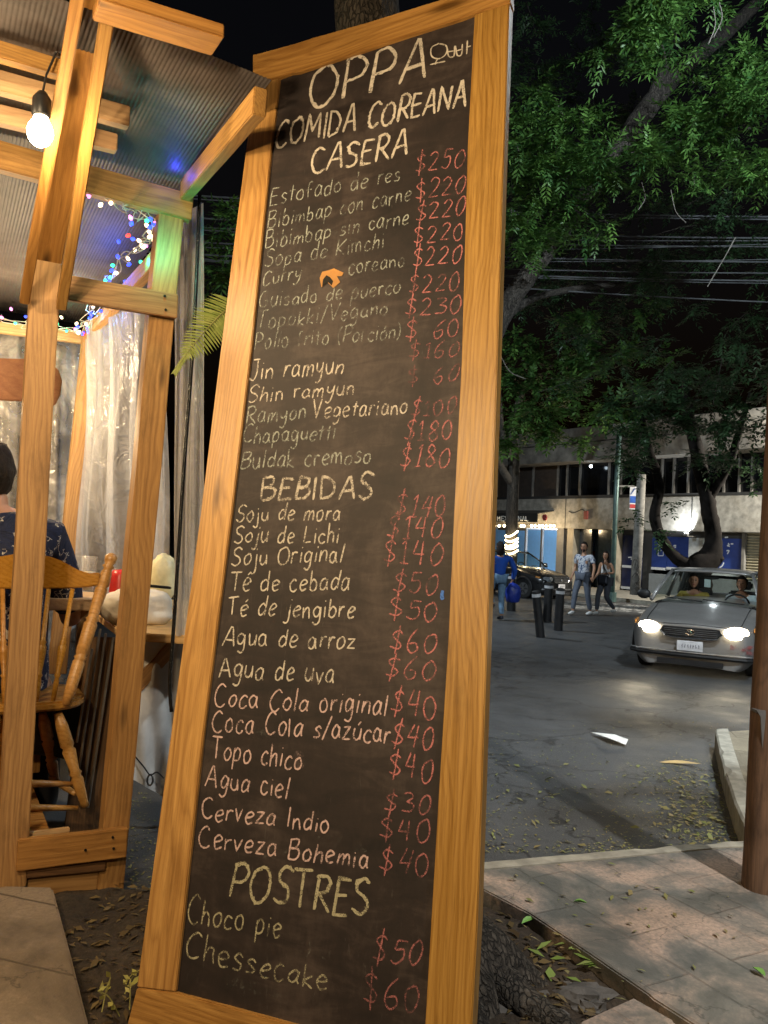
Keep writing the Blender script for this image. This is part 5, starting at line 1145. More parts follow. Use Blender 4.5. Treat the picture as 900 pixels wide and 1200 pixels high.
m = MB(); s0 = fs_(628); fbox(m, s0, sx1-.1, zf, 1.0, -2.2, -1.6); m.build('shop_counter', simple('counter_front', (.35, .42, .5), .5), bld)
for k in range(7):
    m = MB(); c = fs_(629)+.15+k*.21; fbox(m, c, c+.15, 1.004, 1.15+.1*(k % 3), -2.1, -1.8); m.build('shop_goods', simple('goods', [(.5, .3, .08), (.5, .12, .1), (.12, .2, .5), (.55, .5, .4)][k % 4], .5), bld)
m = MB(); fbox(m, fs_(611), fs_(616), zf, 1.9, -2.5, -2.2); m.build('fridge', simple('white_fridge', (.45, .45, .45), .4), bld)
aw = thing('awning', FW(fs_(620), zb0, .6), 'black shop awning with pale lettering and a round red emblem', 'awning')
za1, za0 = FP(640, 598)[1], FP(640, 613)[1]
awm = simple('black_canvas', (.022, .021, .020), .7)
m = MB(); s0, s1 = fs_(560)-3, fs_(648.5)
m.add([FW(s0, za1, .004), FW(s1, za1, .004), FW(s1, za1-.16, .9), FW(s0, za1-.16, .9), FW(s0, za0, .9), FW(s1, za0, .9), FW(s0, za0, .87), FW(s1, za0, .87), FW(s0, za1-.19, .87), FW(s1, za1-.19, .87), FW(s0, za1-.04, .004), FW(s1, za1-.04, .004)],
      [(0, 1, 2, 3), (3, 2, 5, 4), (4, 5, 7, 6), (6, 7, 9, 8), (8, 9, 11, 10), (0, 3, 4, 6, 8, 10), (1, 11, 9, 7, 5, 2)]); m.build('canopy', awm, aw)
def aw_at(x, y):
    r = ray(x, y); o = FW(0, 0, .905); p = EYE+r*((o-EYE).dot(FN)/r.dot(FN)); return (p-FO).dot(FD), p.z
LET = {'M': [[(0, 0), (0, 1), (.5, .4), (1, 1), (1, 0)]], 'E': [[(1, 1), (0, 1), (0, 0), (1, 0)], [(0, .5), (.8, .5)]], 'X': [[(0, 0), (1, 1)], [(0, 1), (1, 0)]], 'N': [[(0, 0), (0, 1), (1, 0), (1, 1)]], 'A': [[(0, 0), (.5, 1), (1, 0)], [(.2, .4), (.8, .4)]], 'L': [[(0, 1), (0, 0), (1, 0)]]}
for ch_, x0 in [('M', 583), ('E', 587.6), ('X', 591.6), ('N', 607.5), ('A', 612), ('L', 616.3)]:
    m = MB()
    for st in LET[ch_]:
        for (ax, ay), (bx, by) in zip(st, st[1:]):
            a = aw_at(x0+ax*3.0, 610-ay*5); c_ = aw_at(x0+bx*3.0, 610-by*5); m.tube([FW(*a, .908), FW(*c_, .908)], .017, 5)
    m.build('letter', simple('pale_letter', (.82, .81, .77), .6), aw)
s, z = aw_at(638.5, 606.5); m = MB(); m.tube([FW(s, z, .902), FW(s, z, .93)], .125, 20); em = m.build('emblem', simple('red_disc', (.42, .06, .06), .6), aw)
m = MB()
for dx in (-.05, .05): m.tube([FW(s+dx, z+.03, .932), FW(s+dx, z+.03, .938)], .022, 8)
m.tube([FW(s-.05, z-.045, .934), FW(s+.05, z-.045, .934)], .008, 5); m.build('mark', simple('dark_mark', (.06, .02, .02), .7), em)
sl = thing('shop_light_string', FW(fs_(620), za0, .8), 'row of warm bulbs strung under the black shop awning', 'string lights')
wb = emitm('warm_bulb', (1.0, .78, .42), 26)
for x in (579, 584, 590, 610, 613, 622, 626, 631, 635, 639, 644, 648):
    s, z = aw_at(x, 616.2); m = MB(); m.ball(FW(s, z, .86), .05, nu=8, nv=6); m.build('bulb', wb, sl, smooth=True)
m = MB(); m.tube([FW(*aw_at(570, 614.4), .86), FW(*aw_at(649, 614.4), .86)], .012, 5); m.build('cord', blk, sl)
for x in (585, 618, 640): lamp('POINT', FW(*aw_at(x, 619), .86), 45, WARM, .08)
# far pavement with its kerb
fk0, fk1 = G(540, 712, ST), G(960, 700, ST)
fkd = FD
kb = FW(0, 0, 3.4); 
m = MB(); m.prism([tuple((FW(SL, 0, 3.4)).xy), tuple((FW(SR+20, 0, 3.4)).xy), tuple(FW(SR+20, 0, -.3).xy), tuple(FW(SL, 0, -.3).xy)], -.14, -.01); tag(m.build('sidewalk', simple('far_pavement', (.26, .245, .21), .85, var=.2, scale=2)), kind='structure')
m = MB(); m.prism([tuple((FW(SL, 0, 3.54)).xy), tuple((FW(SR+20, 0, 3.54)).xy), tuple(FW(SR+20, 0, 3.403).xy), tuple(FW(SL, 0, 3.403).xy)], -.15, -.004); tag(m.build('kerb', M['kerb'], bevel=.01), kind='structure')
# worn pedestrian crossing near the walkers
zcw = MB()
for k in range(6):
    a = G(655+k*17, 712+k*1.2, ST); d = Vector((.95, -.3, 0)).normalized(); e = Vector((.3, .95, 0)).normalized()
    zcw.quad(a+ZZ*.004, a+d*.42+ZZ*.004, a+d*.42+e*3.0+ZZ*.004, a+e*3.0+ZZ*.004)
mk, t, b = new_mat('worn_road_paint'); v = coords(t, rnd=False); b.inputs['Base Color'].default_value = (.5, .5, .48, 1); b.inputs['Roughness'].default_value = .8
t.links.new(ramp(t, noise(t, v, 5, 6, .75), [(.45, (0, 0, 0)), (.6, (.8,)*3)]), b.inputs['Alpha']); tag(zcw.build('road_markings', mk), kind='structure')
# ---------------------------------------------------------------- poles
def tpole(name, px, rad, mat, label, cat, n=14):
    m = MB(); m.tube([P(*p) for p in px], rad, n); return tag(m.build(name, mat, smooth=True), label, cat)
gp = thing('sign_post', G(716, 704, ST), 'slim green metal post with a small street sign arm on the far pavement', 'sign post')
dpl = 25.0; gm = simple('green_metal', (.07, .12, .11), .45, .3)
m = MB(); m.tube([P(717, 705, dpl), P(721, 600, dpl), P(726, 500, dpl)], .075, 12); m.build('post', gm, gp, smooth=True)
m = MB(); m.tube([P(717, 705, dpl), P(717.4, 694, dpl)], .13, 12); m.build('base', gm, gp)
m = MB(); m.tube([P(723, 570, dpl), P(744, 570, dpl)], .03, 8); m.build('arm', mull, gp)
a, c_ = P(738.5, 570, dpl-.02), P(745.5, 597, dpl-.02)
m = MB(); m.obox(Vector((a.x, a.y, c_.z)), Vector((c_.x-a.x, 0, 0)), Vector((0, .03, 0)), ZZ*(a.z-c_.z)); sg = m.build('sign_plate', simple('white_sign', (.6, .6, .62), .4), gp)
hh_ = a.z-c_.z
for z0, z1, col in [(.05, .22, (.45, .05, .05)), (.28, .58, (.03, .10, .40))]:
    m = MB(); m.obox(Vector((a.x+.012, a.y-.008, c_.z+hh_*z0)), Vector((c_.x-a.x-.024, 0, 0)), Vector((0, .006, 0)), ZZ*hh_*(z1-z0)); m.build('sign_field', simple('sign_colour', col, .4), sg)
m = MB(); m.tube([Vector((a.x+.03, a.y-.008, c_.z+hh_*.66)), Vector((a.x+.09, a.y-.008, c_.z+hh_*.80)), Vector((a.x+.14, a.y-.008, c_.z+hh_*.92))], .012, 6); m.build('sign_mark', simple('sign_mark', (.05, .12, .4), .4), sg)
tpole('concrete_pole', [(744, 697, 24), (748.5, 620, 24), (752, 556, 24)], [.15, .14, .125], simple('pole_concrete', (.20, .19, .17), .9, var=.4, scale=9, bmp=.4), 'grey concrete pole with graffiti scrawls in front of the blue shop windows', 'pole')
gfm = simple('graffiti', (.02, .02, .02), .7)
gf = MB()
for st in [[(740.5, 664), (744, 655), (748, 660), (745, 668), (749, 664)], [(741, 676), (746, 671), (749, 679), (744, 684), (748, 688)], [(743, 690), (749, 685)]]:
    gf.tube(catmull([P(x, y, 23.83) for x, y in st], 5), .013, 5)
gfo = gf.build('graffiti', gfm, [o for o in bpy.data.objects if o.name == 'concrete_pole'][0])
# wooden pole at the right edge
wp_ = thing('wooden_pole', G(892, 1040), 'rough brown wooden pole standing on the pavement at the right edge', 'pole')
a, c_ = G(893, 1040), P(950, -80, 4.15)
m = MB(); ax = (c_-a).normalized(); k = 40; L = (c_-a).length
ux = ax.orthogonal().normalized(); uy = ax.cross(ux)
vs = []; fs = []
for i in range(k+1):
    for j in range(26):
        an = 2*math.pi*j/26; r_ = .092-.012*i/k+.005*MN.noise(Vector((math.cos(an)*2.2, math.sin(an)*2.2, i*.22)))+.003*MN.noise(Vector((math.cos(an)*9, math.sin(an)*9, i*.1)))
        vs.append((L*i/k, r_*math.cos(an), r_*math.sin(an)))
for i in range(k):
    for j in range(26): p = i*26+j; q = i*26+(j+1) % 26; fs.append((p, q, q+26, p+26))
m.add(vs, fs); Mx = Matrix(((ax.x, ux.x, uy.x, a.x), (ax.y, ux.y, uy.y, a.y), (ax.z, ux.z, uy.z, a.z-.02), (0, 0, 0, 1)))
m.build('pole_shaft', M['old_wood'], wp_, smooth=True, M=Mx)
m = MB(); q = P(886, 832, 3.90); m.obox(q, Vector((.09, .01, -.002)), Vector((.0, .05, 0)), ZZ*-.012); m.add([q, q+Vector((.09, .01, 0)), q+Vector((.09, .01, -.20)), q+Vector((.035, .004, -.19)), q+Vector((.02, 0, -.03))], [(0, 1, 2, 3, 4)])
o = m.build('metal_bracket', simple('grey_bracket', (.16, .16, .16), .5, .5), wp_); md = o.modifiers.new('s', 'SOLIDIFY'); md.thickness = .006
# street lamp above the kerb on the right (outside the picture)
slm = thing('street_lamp', (STREET_LAMP[0], STREET_LAMP[1], ST), 'tall street lamp with a white lantern standing right of the picture', 'street lamp')
X, Y, Z_ = STREET_LAMP
m = MB(); m.tube([(X, Y, ST), (X, Y, 3), (X, Y, Z_)], [.09, .075, .055], 12); m.build('post', gm, slm, smooth=True)
m = MB(); m.tube([(X, Y, Z_), (X-.35, Y+.05, Z_+.06), (X-.75, Y+.1, Z_)], .035, 8); m.build('arm', gm, slm, smooth=True)
m = MB(); m.obox((X-1.05, Y-.02, Z_-.05), Vector((.6, 0, 0)), Vector((0, .24, 0)), ZZ*.09); m.build('lantern', gm, slm, bevel=.02)
m = MB(); m.obox((X-1.0, Y+.02, Z_-.062), Vector((.5, 0, 0)), Vector((0, .16, 0)), ZZ*.01); m.build('lens', emitm('lamp_lens', (.85, .95, 1), 20), slm)
for k, (fx, fy_, fz) in enumerate(FAR_LAMPS):
    dup(slm, Matrix.Translation((fx, fy_, ST)) @ Matrix.Rotation(0 if k == 0 else math.pi, 4, 'Z'), ['tall street lamp with a white lantern on the far corner, right of the picture', 'tall street lamp with a white lantern hidden behind the menu board'][k])
# bollards
dup(slm, Matrix.Translation((CORNER_LAMP[0], CORNER_LAMP[1], ST-.6)), 'tall street lamp with a white lantern on the near corner, behind the viewer')
bd = simple('black_bollard', (.012, .012, .013), .5); bw_ = simple('reflective_white', (.45, .45, .46), .4)
def bollard(x0, y0, x1, y1, label, d=None):
    a = G(x0, y0, ST); d = (a-EYE).dot(_F); c_ = P(x1, y1, d); r = thing('bollard', a, label, 'bollard', 'black bollards at the street corner'); ax = c_-a
    R_ = 5.2*d/FPX
    m = MB(); m.tube([a, a+ax*.86], [R_, R_*.98], 16); m.build('post', bd, r, smooth=False)
    m = MB(); m.tube([a+ax*.862, a+ax*.93], R_*1.03, 16); m.build('band', bw_, r)
    m = MB(); m.tube([a+ax*.932, a+ax*.985, a+ax], [R_, R_*.97, R_*.6], 16); m.build('cap', bd, r)
bollard(633.5, 747, 628, 692, 'black bollard with a white band, tilted and nearest the street')
bollard(641, 728, 643.5, 683, 'black bollard with a white band, farthest and upright between the other two')
bollard(654, 739, 657, 689, 'black bollard with a white band, upright beside the parked dark car')
bollard(599, 716, 600, 672, 'black bollard behind the person in blue')
# ---------------------------------------------------------------- walkers
shp, t, b = new_mat('white_blue_pattern_shirt'); v = coords(t, rnd=False); t.links.new(ramp(t, noise(t, v, 9, 4, .6, 1.5), [(.42, (.05, .08, .16)), (.5, (.40, .43, .50)), (.6, (.62, .62, .64))]), b.inputs['Base Color']); b.inputs['Roughness'].default_value = .85
jean = simple('grey_jeans', (.10, .115, .15), .85, var=.25); jean2 = simple('dark_grey_jeans', (.055, .06, .075), .85, var=.2); jean3 = simple('light_blue_jeans', (.14, .24, .36), .85, var=.3)
sneak = simple('white_sneaker', (.62, .62, .60), .6); drk = simple('dark_shoe', (.015, .018, .03), .6)
walker('person', G(682, 721, ST), math.radians(132), 1.78, 'bearded man in a white patterned short sleeved shirt and grey jeans crossing the street', dict(hl=(-.10, 0, .93), kl=(-.12, -.02, .5), al=(-.12, -.16, .09), hr=(.10, 0, .93), kr=(.11, .16, .52), ar=(.10, .24, .09), el=(-.30, .0, 1.15), wl=(-.36, .16, .93), er=(.27, -.06, 1.13), wr=(.27, .08, .90)), shp, jean, sneak, beard=True, headturn=.25)
_, Wf, Rf, sf = walker('person', G(708, 721, ST), math.radians(125), 1.58, 'woman with long dark hair in a white sleeveless top and dark grey jeans', dict(hl=(-.09, 0, .93), kl=(-.10, .06, .5), al=(-.10, -.30, .16), hr=(.09, 0, .93), kr=(.09, .18, .52), ar=(.08, .22, .09), el=(-.23, -.06, 1.16), wl=(-.10, .17, 1.14), er=(.23, .02, 1.15), wr=(.27, .14, .98)), simple('white_top', (.62, .60, .58), .85), jean2, sneak, .22, True, 'none', headturn=.3)
m = MB(); q = Wf((-.12, .20, .98)); m.obox(q-Rf @ Vector((.15, .05, .1)), Rf @ Vector((.30, 0, 0)), Rf @ Vector((0, .10, 0)), ZZ*.20); bagm = simple('dark_bag', (.02, .022, .03), .6)
bg_ = tag(m.build('shoulder_bag', bagm, bevel=.03), 'small dark shoulder bag hanging in front of the woman in the white top', 'bag')
m = MB(); m.tube(catmull([q+Rf @ Vector((-.13, 0, .1)), Wf((-.06, .14, 1.30)), Wf((.12, .02, 1.47)), Wf((.14, -.10, 1.3)), Wf((.02, -.13, 1.1))], 6), .010, 6); m.build('strap', bagm, bg_)
blueh = simple('blue_hoodie', (.010, .075, .42), .8, var=.2, scale=5, bmp=.3)
_, Wb, Rb, sb = walker('person', G(583, 727, ST), math.radians(20), 1.70, 'person in a bright blue jacket and light jeans seen from behind', dict(sl=(-.24, 0, 1.40), sr=(.24, 0, 1.40), hl=(-.11, 0, .93), kl=(-.12, .22, .62), al=(-.12, .02, .34), hr=(.09, 0, .93), kr=(.08, .02, .5), ar=(.07, -.05, .09), el=(-.36, .03, 1.12), wl=(-.36, .16, .92), er=(.40, .02, 1.10), wr=(.40, .12, .88)), blueh, jean3, drk, .10, False, 'long')
bt = blob('shoulder_bag', Wb((.42, .10, .58)), (.17, .14, .24), simple('blue_bag', (.010, .03, .26), .5, bmp=.3), 12, 'deep blue carrier bag in the hand of the person in the blue jacket', 'bag', .1)
m = MB(); m.tube([Wb((.36, .1, .74)), Wb((.40, .11, .86)), Wb((.46, .1, .74))], .010, 6); m.build('handle', simple('blue_handle', (.01, .03, .26), .5), bt)
# ================================================================ cars (front at local y = 0, nose towards +y, length back along -y)
tyre = simple('tyre_rubber', (.012, .012, .012), .8); rim_m = simple('alloy_rim', (.35, .35, .36), .3, .9); chrome = simple('chrome', (.55, .55, .56), .18, 1.0); blkp = simple('black_trim', (.012, .012, .013), .55)
m_, t, b = new_mat('car_glass'); out = t.nodes['Material Output']; gs = N(t, 'ShaderNodeBsdfGlossy'); gs.inputs['Roughness'].default_value = .02; tr = N(t, 'ShaderNodeBsdfTransparent'); tr.inputs['Color'].default_value = (.74, .78, .76, 1)
fr = N(t, 'ShaderNodeFresnel'); fr.inputs['IOR'].default_value = 1.45; mx = N(t, 'ShaderNodeMixShader'); mx.inputs[0].default_value = .06; t.links.new(tr.outputs[0], mx.inputs[1]); t.links.new(gs.outputs[0], mx.inputs[2]); t.links.new(mx.outputs[0], out.inputs['Surface']); M['cglass'] = m_
def paint(name, c, rough=.28, dust=.3):
    m, t, b = new_mat(name); v = coords(t, rnd=False); f = noise(t, v, 2.5, 6, .7); f2 = noise(t, v, 30, 4, .7)
    t.links.new(mixc(t, ramp(t, math_(t, 'ADD', math_(t, 'MULTIPLY', f, .7), math_(t, 'MULTIPLY', f2, .3)), [(.4, (0, 0, 0)), (.75, (dust,)*3)]), c, (.16, .14, .12)), b.inputs['Base Color'])
    b.inputs['Metallic'].default_value = .35; t.links.new(ramp(t, f, [(.3, (rough,)*3), (.7, (rough+.22,)*3)]), b.inputs['Roughness']); b.inputs['Coat Weight'].default_value = .5; b.inputs['Coat Roughness'].default_value = .12; return m
def grid_loft(rings, close=False):
    m = MB(); n = len(rings[0]); m.v = [tuple(p) for r in rings for p in r]
    for i in range(len(rings)-1):
        for j in range(n-1): a = i*n+j; m.f.append((a, a+1, a+n+1, a+n)); m.m.append(0)
    return m
def build_car(name, Mx, label, body_m, lit, hatch=False):
    r = thing(name, Mx.translation, label, 'car'); W = .83
    def B(mb, nm, mat, par=None, smooth=False, bev=0): return mb.build(nm, mat, par or r, smooth=smooth, M=Mx, bevel=bev) if par is None else mb.build(nm, mat, par, smooth=smooth, M=Mx, bevel=bev)
    Lc = 4.2 if not hatch else 4.0
    st = [(-.02, .78, .60, .14), (0, .80, .655, .125), (-.05, .90, .685, .12), (-.16, .97, .72, .12), (-.45, .99, .785, .16), (-.8, 1.0, .85, .18), (-1.15, 1.0, .92, .18), (-1.9, 1.0, .925, .18), (-2.9, 1.0, .94, .18), (-3.4, .99, .955, .18), (-Lc+.25, .97, .93, .2), (-Lc+.06, .90, .86, .22), (-Lc, .80, .75, .25)]
    rings = []
    for y, k, zt, zb in st:
        w_ = W*k; h = [(w_*.80, zb), (w_*.955, zb+.08), (w_*.995, zb+.25), (w_, zb+.25+(zt-zb-.25)*.45), (w_*.965, zt-.075), (w_*.90, zt-.02), (w_*.70, zt+.012), (w_*.35, zt+.032), (0, zt+.038)]
        ring = [(x, y+(.06*(1-(x/W)**2) if y > -.3 else 0), z) for x, z in h]+[(-x, y+(.06*(1-(x/W)**2) if y > -.3 else 0), z) for x, z in h[-2::-1]]
        rings.append(ring)
    m = grid_loft(rings); n = len(rings[0]); m.f.append(tuple(range(n))); m.m.append(0); m.f.append(tuple(range((len(rings)-1)*n, len(rings)*n))[::-1]); m.m.append(0)
    bo = B(m, 'body', body_m, smooth=True); sd = bo.modifiers.new('s', 'SUBSURF'); sd.levels = 1; sd.render_levels = 1
    m = MB()
    for q in (-1, 1):
        m.tube([(q*.60, -.10, .708), (q*.615, -.16, .732), (q*.62, -.45, .795), (q*.625, -.8, .862), (q*.64, -1.12, .925)], .006, 5)
        m.tube([(q*.838, -1.25, .30), (q*.842, -1.25, .55), (q*.835, -1.22, .80)], .006, 5)
    m.tube([(x, .058*(1-(x/W)**2)-.02, .700-.04*abs(x)) for x in (-.60, -.4, -.2, 0, .2, .4, .60)], .006, 5)
    B(m, 'panel_gap', blkp)
    # greenhouse: roof shell, pillars, glass
    zb, zr = .945, 1.385; yb0, yb1, yr0, yr1 = -1.02, (-3.45 if not hatch else -3.8), -1.70, (-2.95 if not hatch else -3.3); wb, wr = .745, .575
    rr = []
    for i in range(9):
        y = yr0+.08-(yr0+.08-(yr1-.08))*i/8; cz = zr+.035*(1-((i-4)/4)**2)-.012; rr.append([(x*wr*1.02, y-(.05*(x*x) if i == 0 else 0), cz+.02*(1-x*x)-(.022 if abs(x) > .95 else 0)) for x in [-1, -.8, -.4, 0, .4, .8, 1]])
    m = grid_loft(rr); ro = B(m, 'roof', body_m, smooth=True); md = ro.modifiers.new('s', 'SOLIDIFY'); md.thickness = .03
    m = MB()
    for q in (-1, 1):
        m.tube([(q*wb, yb0, zb-.01), (q*(wb+wr)/2*1.01, (yb0+yr0)/2+.02, (zb+zr)/2), (q*wr, yr0, zr-.005)], [.032, .026, .026], 8)
        m.tube([(q*wr, yr0, zr-.01), (q*wr*1.01, (yr0+yr1)/2, zr+.005), (q*wr, yr1, zr-.01)], .024, 8)
        m.tube([(q*wr, yr1, zr-.01), (q*wb, yb1, zb)], [.04, .06], 8)
        m.tube([(q*(wb+.005), -2.3, zb-.01), (q*wr*1.01, -2.28, zr)], .03, 8)
    B(m, 'pillars', body_m, smooth=True)
    m = MB()
    for i in range(8):
        x0, x1 = -1+i/4, -1+(i+1)/4; bw = lambda x: .04*(1-x*x)
        m.add([(x0*wb, yb0+bw(x0), zb-.02), (x1*wb, yb0+bw(x1), zb-.02), (x1*wr, yr0+bw(x1), zr), (x0*wr, yr0+bw(x0), zr)], [(0, 1, 2, 3)])
    B(m, 'windshield', M['cglass'], smooth=True)
    for q in (-1, 1):
        m = MB(); m.quad((q*(wb-.01), yb0-.1, zb), (q*(wb-.01), -2.28, zb), (q*(wr-.005), -2.28, zr), (q*(wr-.005), yr0-.02, zr)); m.quad((q*(wb-.01), -2.32, zb), (q*(wb-.01), yb1+.05, zb), (q*(wr-.005), yr1, zr), (q*(wr-.005), -2.32, zr)); B(m, 'side_window', M['cglass'])
    m = MB(); m.quad((-wb, yb1, zb), (wb, yb1, zb), (wr, yr1, zr), (-wr, yr1, zr)); B(m, 'rear_window', M['cglass'])
    # wheels
    for y in (-.72, -Lc+.78):
        for q in (-1, 1):
            m = MB(); c = (q*.72, y, .30); m.tube([(q*.62, y, .30), (q*.635, y, .30), (q*.80, y, .30), (q*.815, y, .30)], [.27, .30, .30, .27], 28); w_ = B(m, 'wheel', tyre, smooth=False)
            m = MB(); m.tube([(q*.79, y, .30), (q*.822, y, .30)], [.19, .185], 20); rm_ = B(m, 'rim', rim_m, w_)
            m = MB()
            for k in range(6): a = k*math.pi/3; m.tube([(q*.824, y+.05*math.cos(a), .30+.05*math.sin(a)), (q*.824, y+.17*math.cos(a), .30+.17*math.sin(a))], .018, 5)
            B(m, 'spokes', blkp, w_)
            m = MB(); ring = []
            for k in range(17):
                a = math.pi*k/16; ring.append((q*.838, y+.345*math.cos(a), .30+.345*math.sin(a)))
            m.tube(ring, .03, 6); B(m, 'wheel_arch', blkp)
    # face of the car
    def fy(x): return .075*(1-(x/W)**2)+.005
    for q in (-1, 1):
        base = [(.415, .625), (.435, .575), (.495, .545), (.57, .54), (.645, .552), (.70, .59), (.712, .635), (.685, .675), (.62, .695), (.54, .70), (.465, .685), (.425, .66)]
        m = MB(); pts = [(q*x, fy(x)+.012-max(0, (x-.55))*.50, z) for x, z in base]; c = (q*.57, fy(.57)+.035, .615)
        m.v = pts+[c]+[(p[0], p[1]-.10, p[2]) for p in pts]; m.f = [(i, (i+1) % 12, 12) for i in range(12)]+[(i, i+13, (i+1) % 12+13, (i+1) % 12) for i in range(12)]; m.m = [0]*24
        hl = B(m, 'headlight', emitm('lit_headlight', (1.0, .86, .60), 22) if lit else simple('headlight_glass', (.35, .38, .42), .08, .6), smooth=False)
        if lit:
            p = Mx @ Vector((q*.57, fy(.57)+.10, .615)); d = Mx.to_3x3() @ Vector((0, 1, -.03))
            lamp('SPOT', p, 42, (1, .84, .58), .07, to=p+d*5, spot=80, blend=.9)
        m = MB(); m.obox((q*.76-.0, -.30, .66), (q*.02, 0, 0), (0, .16, -.02), (0, 0, .05)); B(m, 'side_lamp', simple('amber_lens', (.5, .22, .06), .3))
    m = MB(); gp_ = [(-.36, .655), (.36, .655), (.39, .60), (.32, .535), (-.32, .535), (-.39, .60)]
    m.v = [(x, fy(x)+.012, z) for x, z in gp_]+[(x, fy(x)-.06, z) for x, z in gp_]; m.f = [(0, 1, 2, 3, 4, 5)]+[(i, i+6, (i+1) % 6+6, (i+1) % 6) for i in range(6)]; m.m = [0]*7; gr = B(m, 'grille', blkp)
    m = MB()
    for z in (.555, .58, .605, .63): m.tube([(x, fy(x)+.018, z) for x in [-.34, -.17, 0, .17, .34]], .0045, 5)
    B(m, 'grille_bar', simple('grey_bar', (.09, .09, .09), .5), gr)
    m = MB(); m.tube([(x, fy(x)+.018, z) for x, z in [(-.40, .60), (-.33, .53), (-.2, .522), (0, .52), (.2, .522), (.33, .53), (.40, .60)]], .011, 6); B(m, 'grille_trim', chrome, gr)
    m = MB(); m.tube([(.055*math.cos(a), fy(0)+.026, .598+.034*math.sin(a)) for a in [k*math.pi/8 for k in range(17)]], .007, 6, cap=False)
    m.tube([(-.022, fy(0)+.026, .572), (-.014, fy(0)+.026, .624)], .006, 5); m.tube([(.014, fy(0)+.026, .572), (.022, fy(0)+.026, .624)], .006, 5); m.tube([(-.02, fy(0)+.026, .590), (.02, fy(0)+.026, .606)], .006, 5); B(m, 'emblem', chrome, gr)
    m = MB(); xs_ = [-.80, -.7, -.5, -.25, 0, .25, .5, .7, .80]
    for (z, rad_, mt, nm) in [(.285, .030, blkp, 'bumper_strip')]: m.tube([(x, fy(x)*(1 if abs(x) < .75 else .2)-.0-(.07 if abs(x) > .75 else 0), z) for x in xs_], rad_, 8)
    B(m, 'bumper_strip', blkp)
    m = MB(); m.tube([(x, fy(x)*(1 if abs(x) < .75 else .2)+.02-(.07 if abs(x) > .75 else 0), .325) for x in xs_], .010, 6); B(m, 'bumper_trim', simple('bright_trim', (.32, .32, .33), .35, .5))
    m = MB(); m.obox((-.42, fy(.3)-.006, .155), (.84, 0, 0), (0, .035, 0), (0, 0, .07)); B(m, 'lower_grille', blkp)
    m = MB(); m.obox((-.165, fy(0)+.01, .345), (.33, 0, 0), (0, .015, 0), (0, 0, .135)); pl = B(m, 'number_plate', simple('plate_white', (.60, .60, .62), .45), bev=.004)
    pm = simple('plate_mark', (.16, .16, .20), .5); random.seed(5)
    m = MB()
    for k in range(7):
        x = -.125+k*.036
        m.tube([(x+random.uniform(0, .012), fy(0)+.0265, .385), (x+random.uniform(0, .016), fy(0)+.0265, .435)], .0042, 5); m.tube([(x, fy(0)+.0265, .40+.02*random.random()), (x+.016, fy(0)+.0265, .40+.02*random.random())], .0042, 5)
    B(m, 'plate_writing', pm, pl)
    for q in (-1, 1):
        m = MB(); m.ball((q*.90, -1.22, 1.0), (.105, .055, .075), nu=14, nv=10); m.tube([(q*.76, -1.2, .955), (q*.88, -1.22, .975)], .02, 6); B(m, 'wing_mirror', blkp if q > 0 else body_m, smooth=True)
    m = MB()
    m.tube([(-.55, -.98, .955), (.02, -1.03, .985)], .009, 5); m.tube([(.02, -.98, .955), (.55, -1.03, .985)], .009, 5); B(m, 'wiper', blkp)
    m = MB(); m.obox((-.70, -1.55, .55), (1.4, 0, 0), (0, .47, 0), (0, 0, .36)); B(m, 'dashboard', blkp)
    sm_ = simple('grey_seat', (.05, .05, .052), .85)
    for q in (-1, 1):
        m = MB(); m.obox((q*.36-.24, -2.55, .35), (.48, 0, 0), (0, .62, 0), (0, 0, .16)); m.obox((q*.36-.23, -2.72, .45), (.46, 0, 0), (0, .16, 0), (0, -.12, .62)); m.obox((q*.36-.12, -2.83, 1.09), (.24, 0, 0), (0, .08, 0), (0, 0, .14)); B(m, 'seat', sm_, bev=.03)
    m = MB(); m.obox((-.62, -3.4, .35), (1.24, 0, 0), (0, .2, 0), (0, -.1, .62)); m.obox((-.68, -3.3, .25), (1.36, 0, 0), (0, 2.1, 0), (0, 0, .08)); B(m, 'rear_seat', sm_, bev=.03)
    m = MB(); c = Vector((-.36, -1.72, .88)); ux = Vector((1, 0, 0)); uy = Vector((0, -.35, .94)); m.tube([c+(ux*math.cos(a)+uy*math.sin(a))*.185 for a in [k*math.pi/12 for k in range(25)]], .015, 6, cap=False); m.tube([c-ux*.18, c+ux*.18], .018, 6); B(m, 'steering_wheel', blkp, smooth=True)
    m = MB(); m.ball((0, -1.72, 1.29), (.11, .02, .032), nu=12, nv=8); B(m, 'rear_view_mirror', blkp, smooth=True)
    return r
def car_matrix(px, py, d, theta):
    p = P(px, py, d); return Matrix.Translation((p.x, p.y, ST)) @ Matrix.Rotation(theta, 4, 'Z')
CM = car_matrix(810.5, 735, 11.2, math.radians(150.5))
sil = paint('silver_grey_paint', (.27, .265, .26), .32, .35)
car = build_car('silver_sedan', CM, 'silver grey sedan with its headlights on driving towards the pavement', sil, True)
def onto(*p): return CM @ Vector(p)
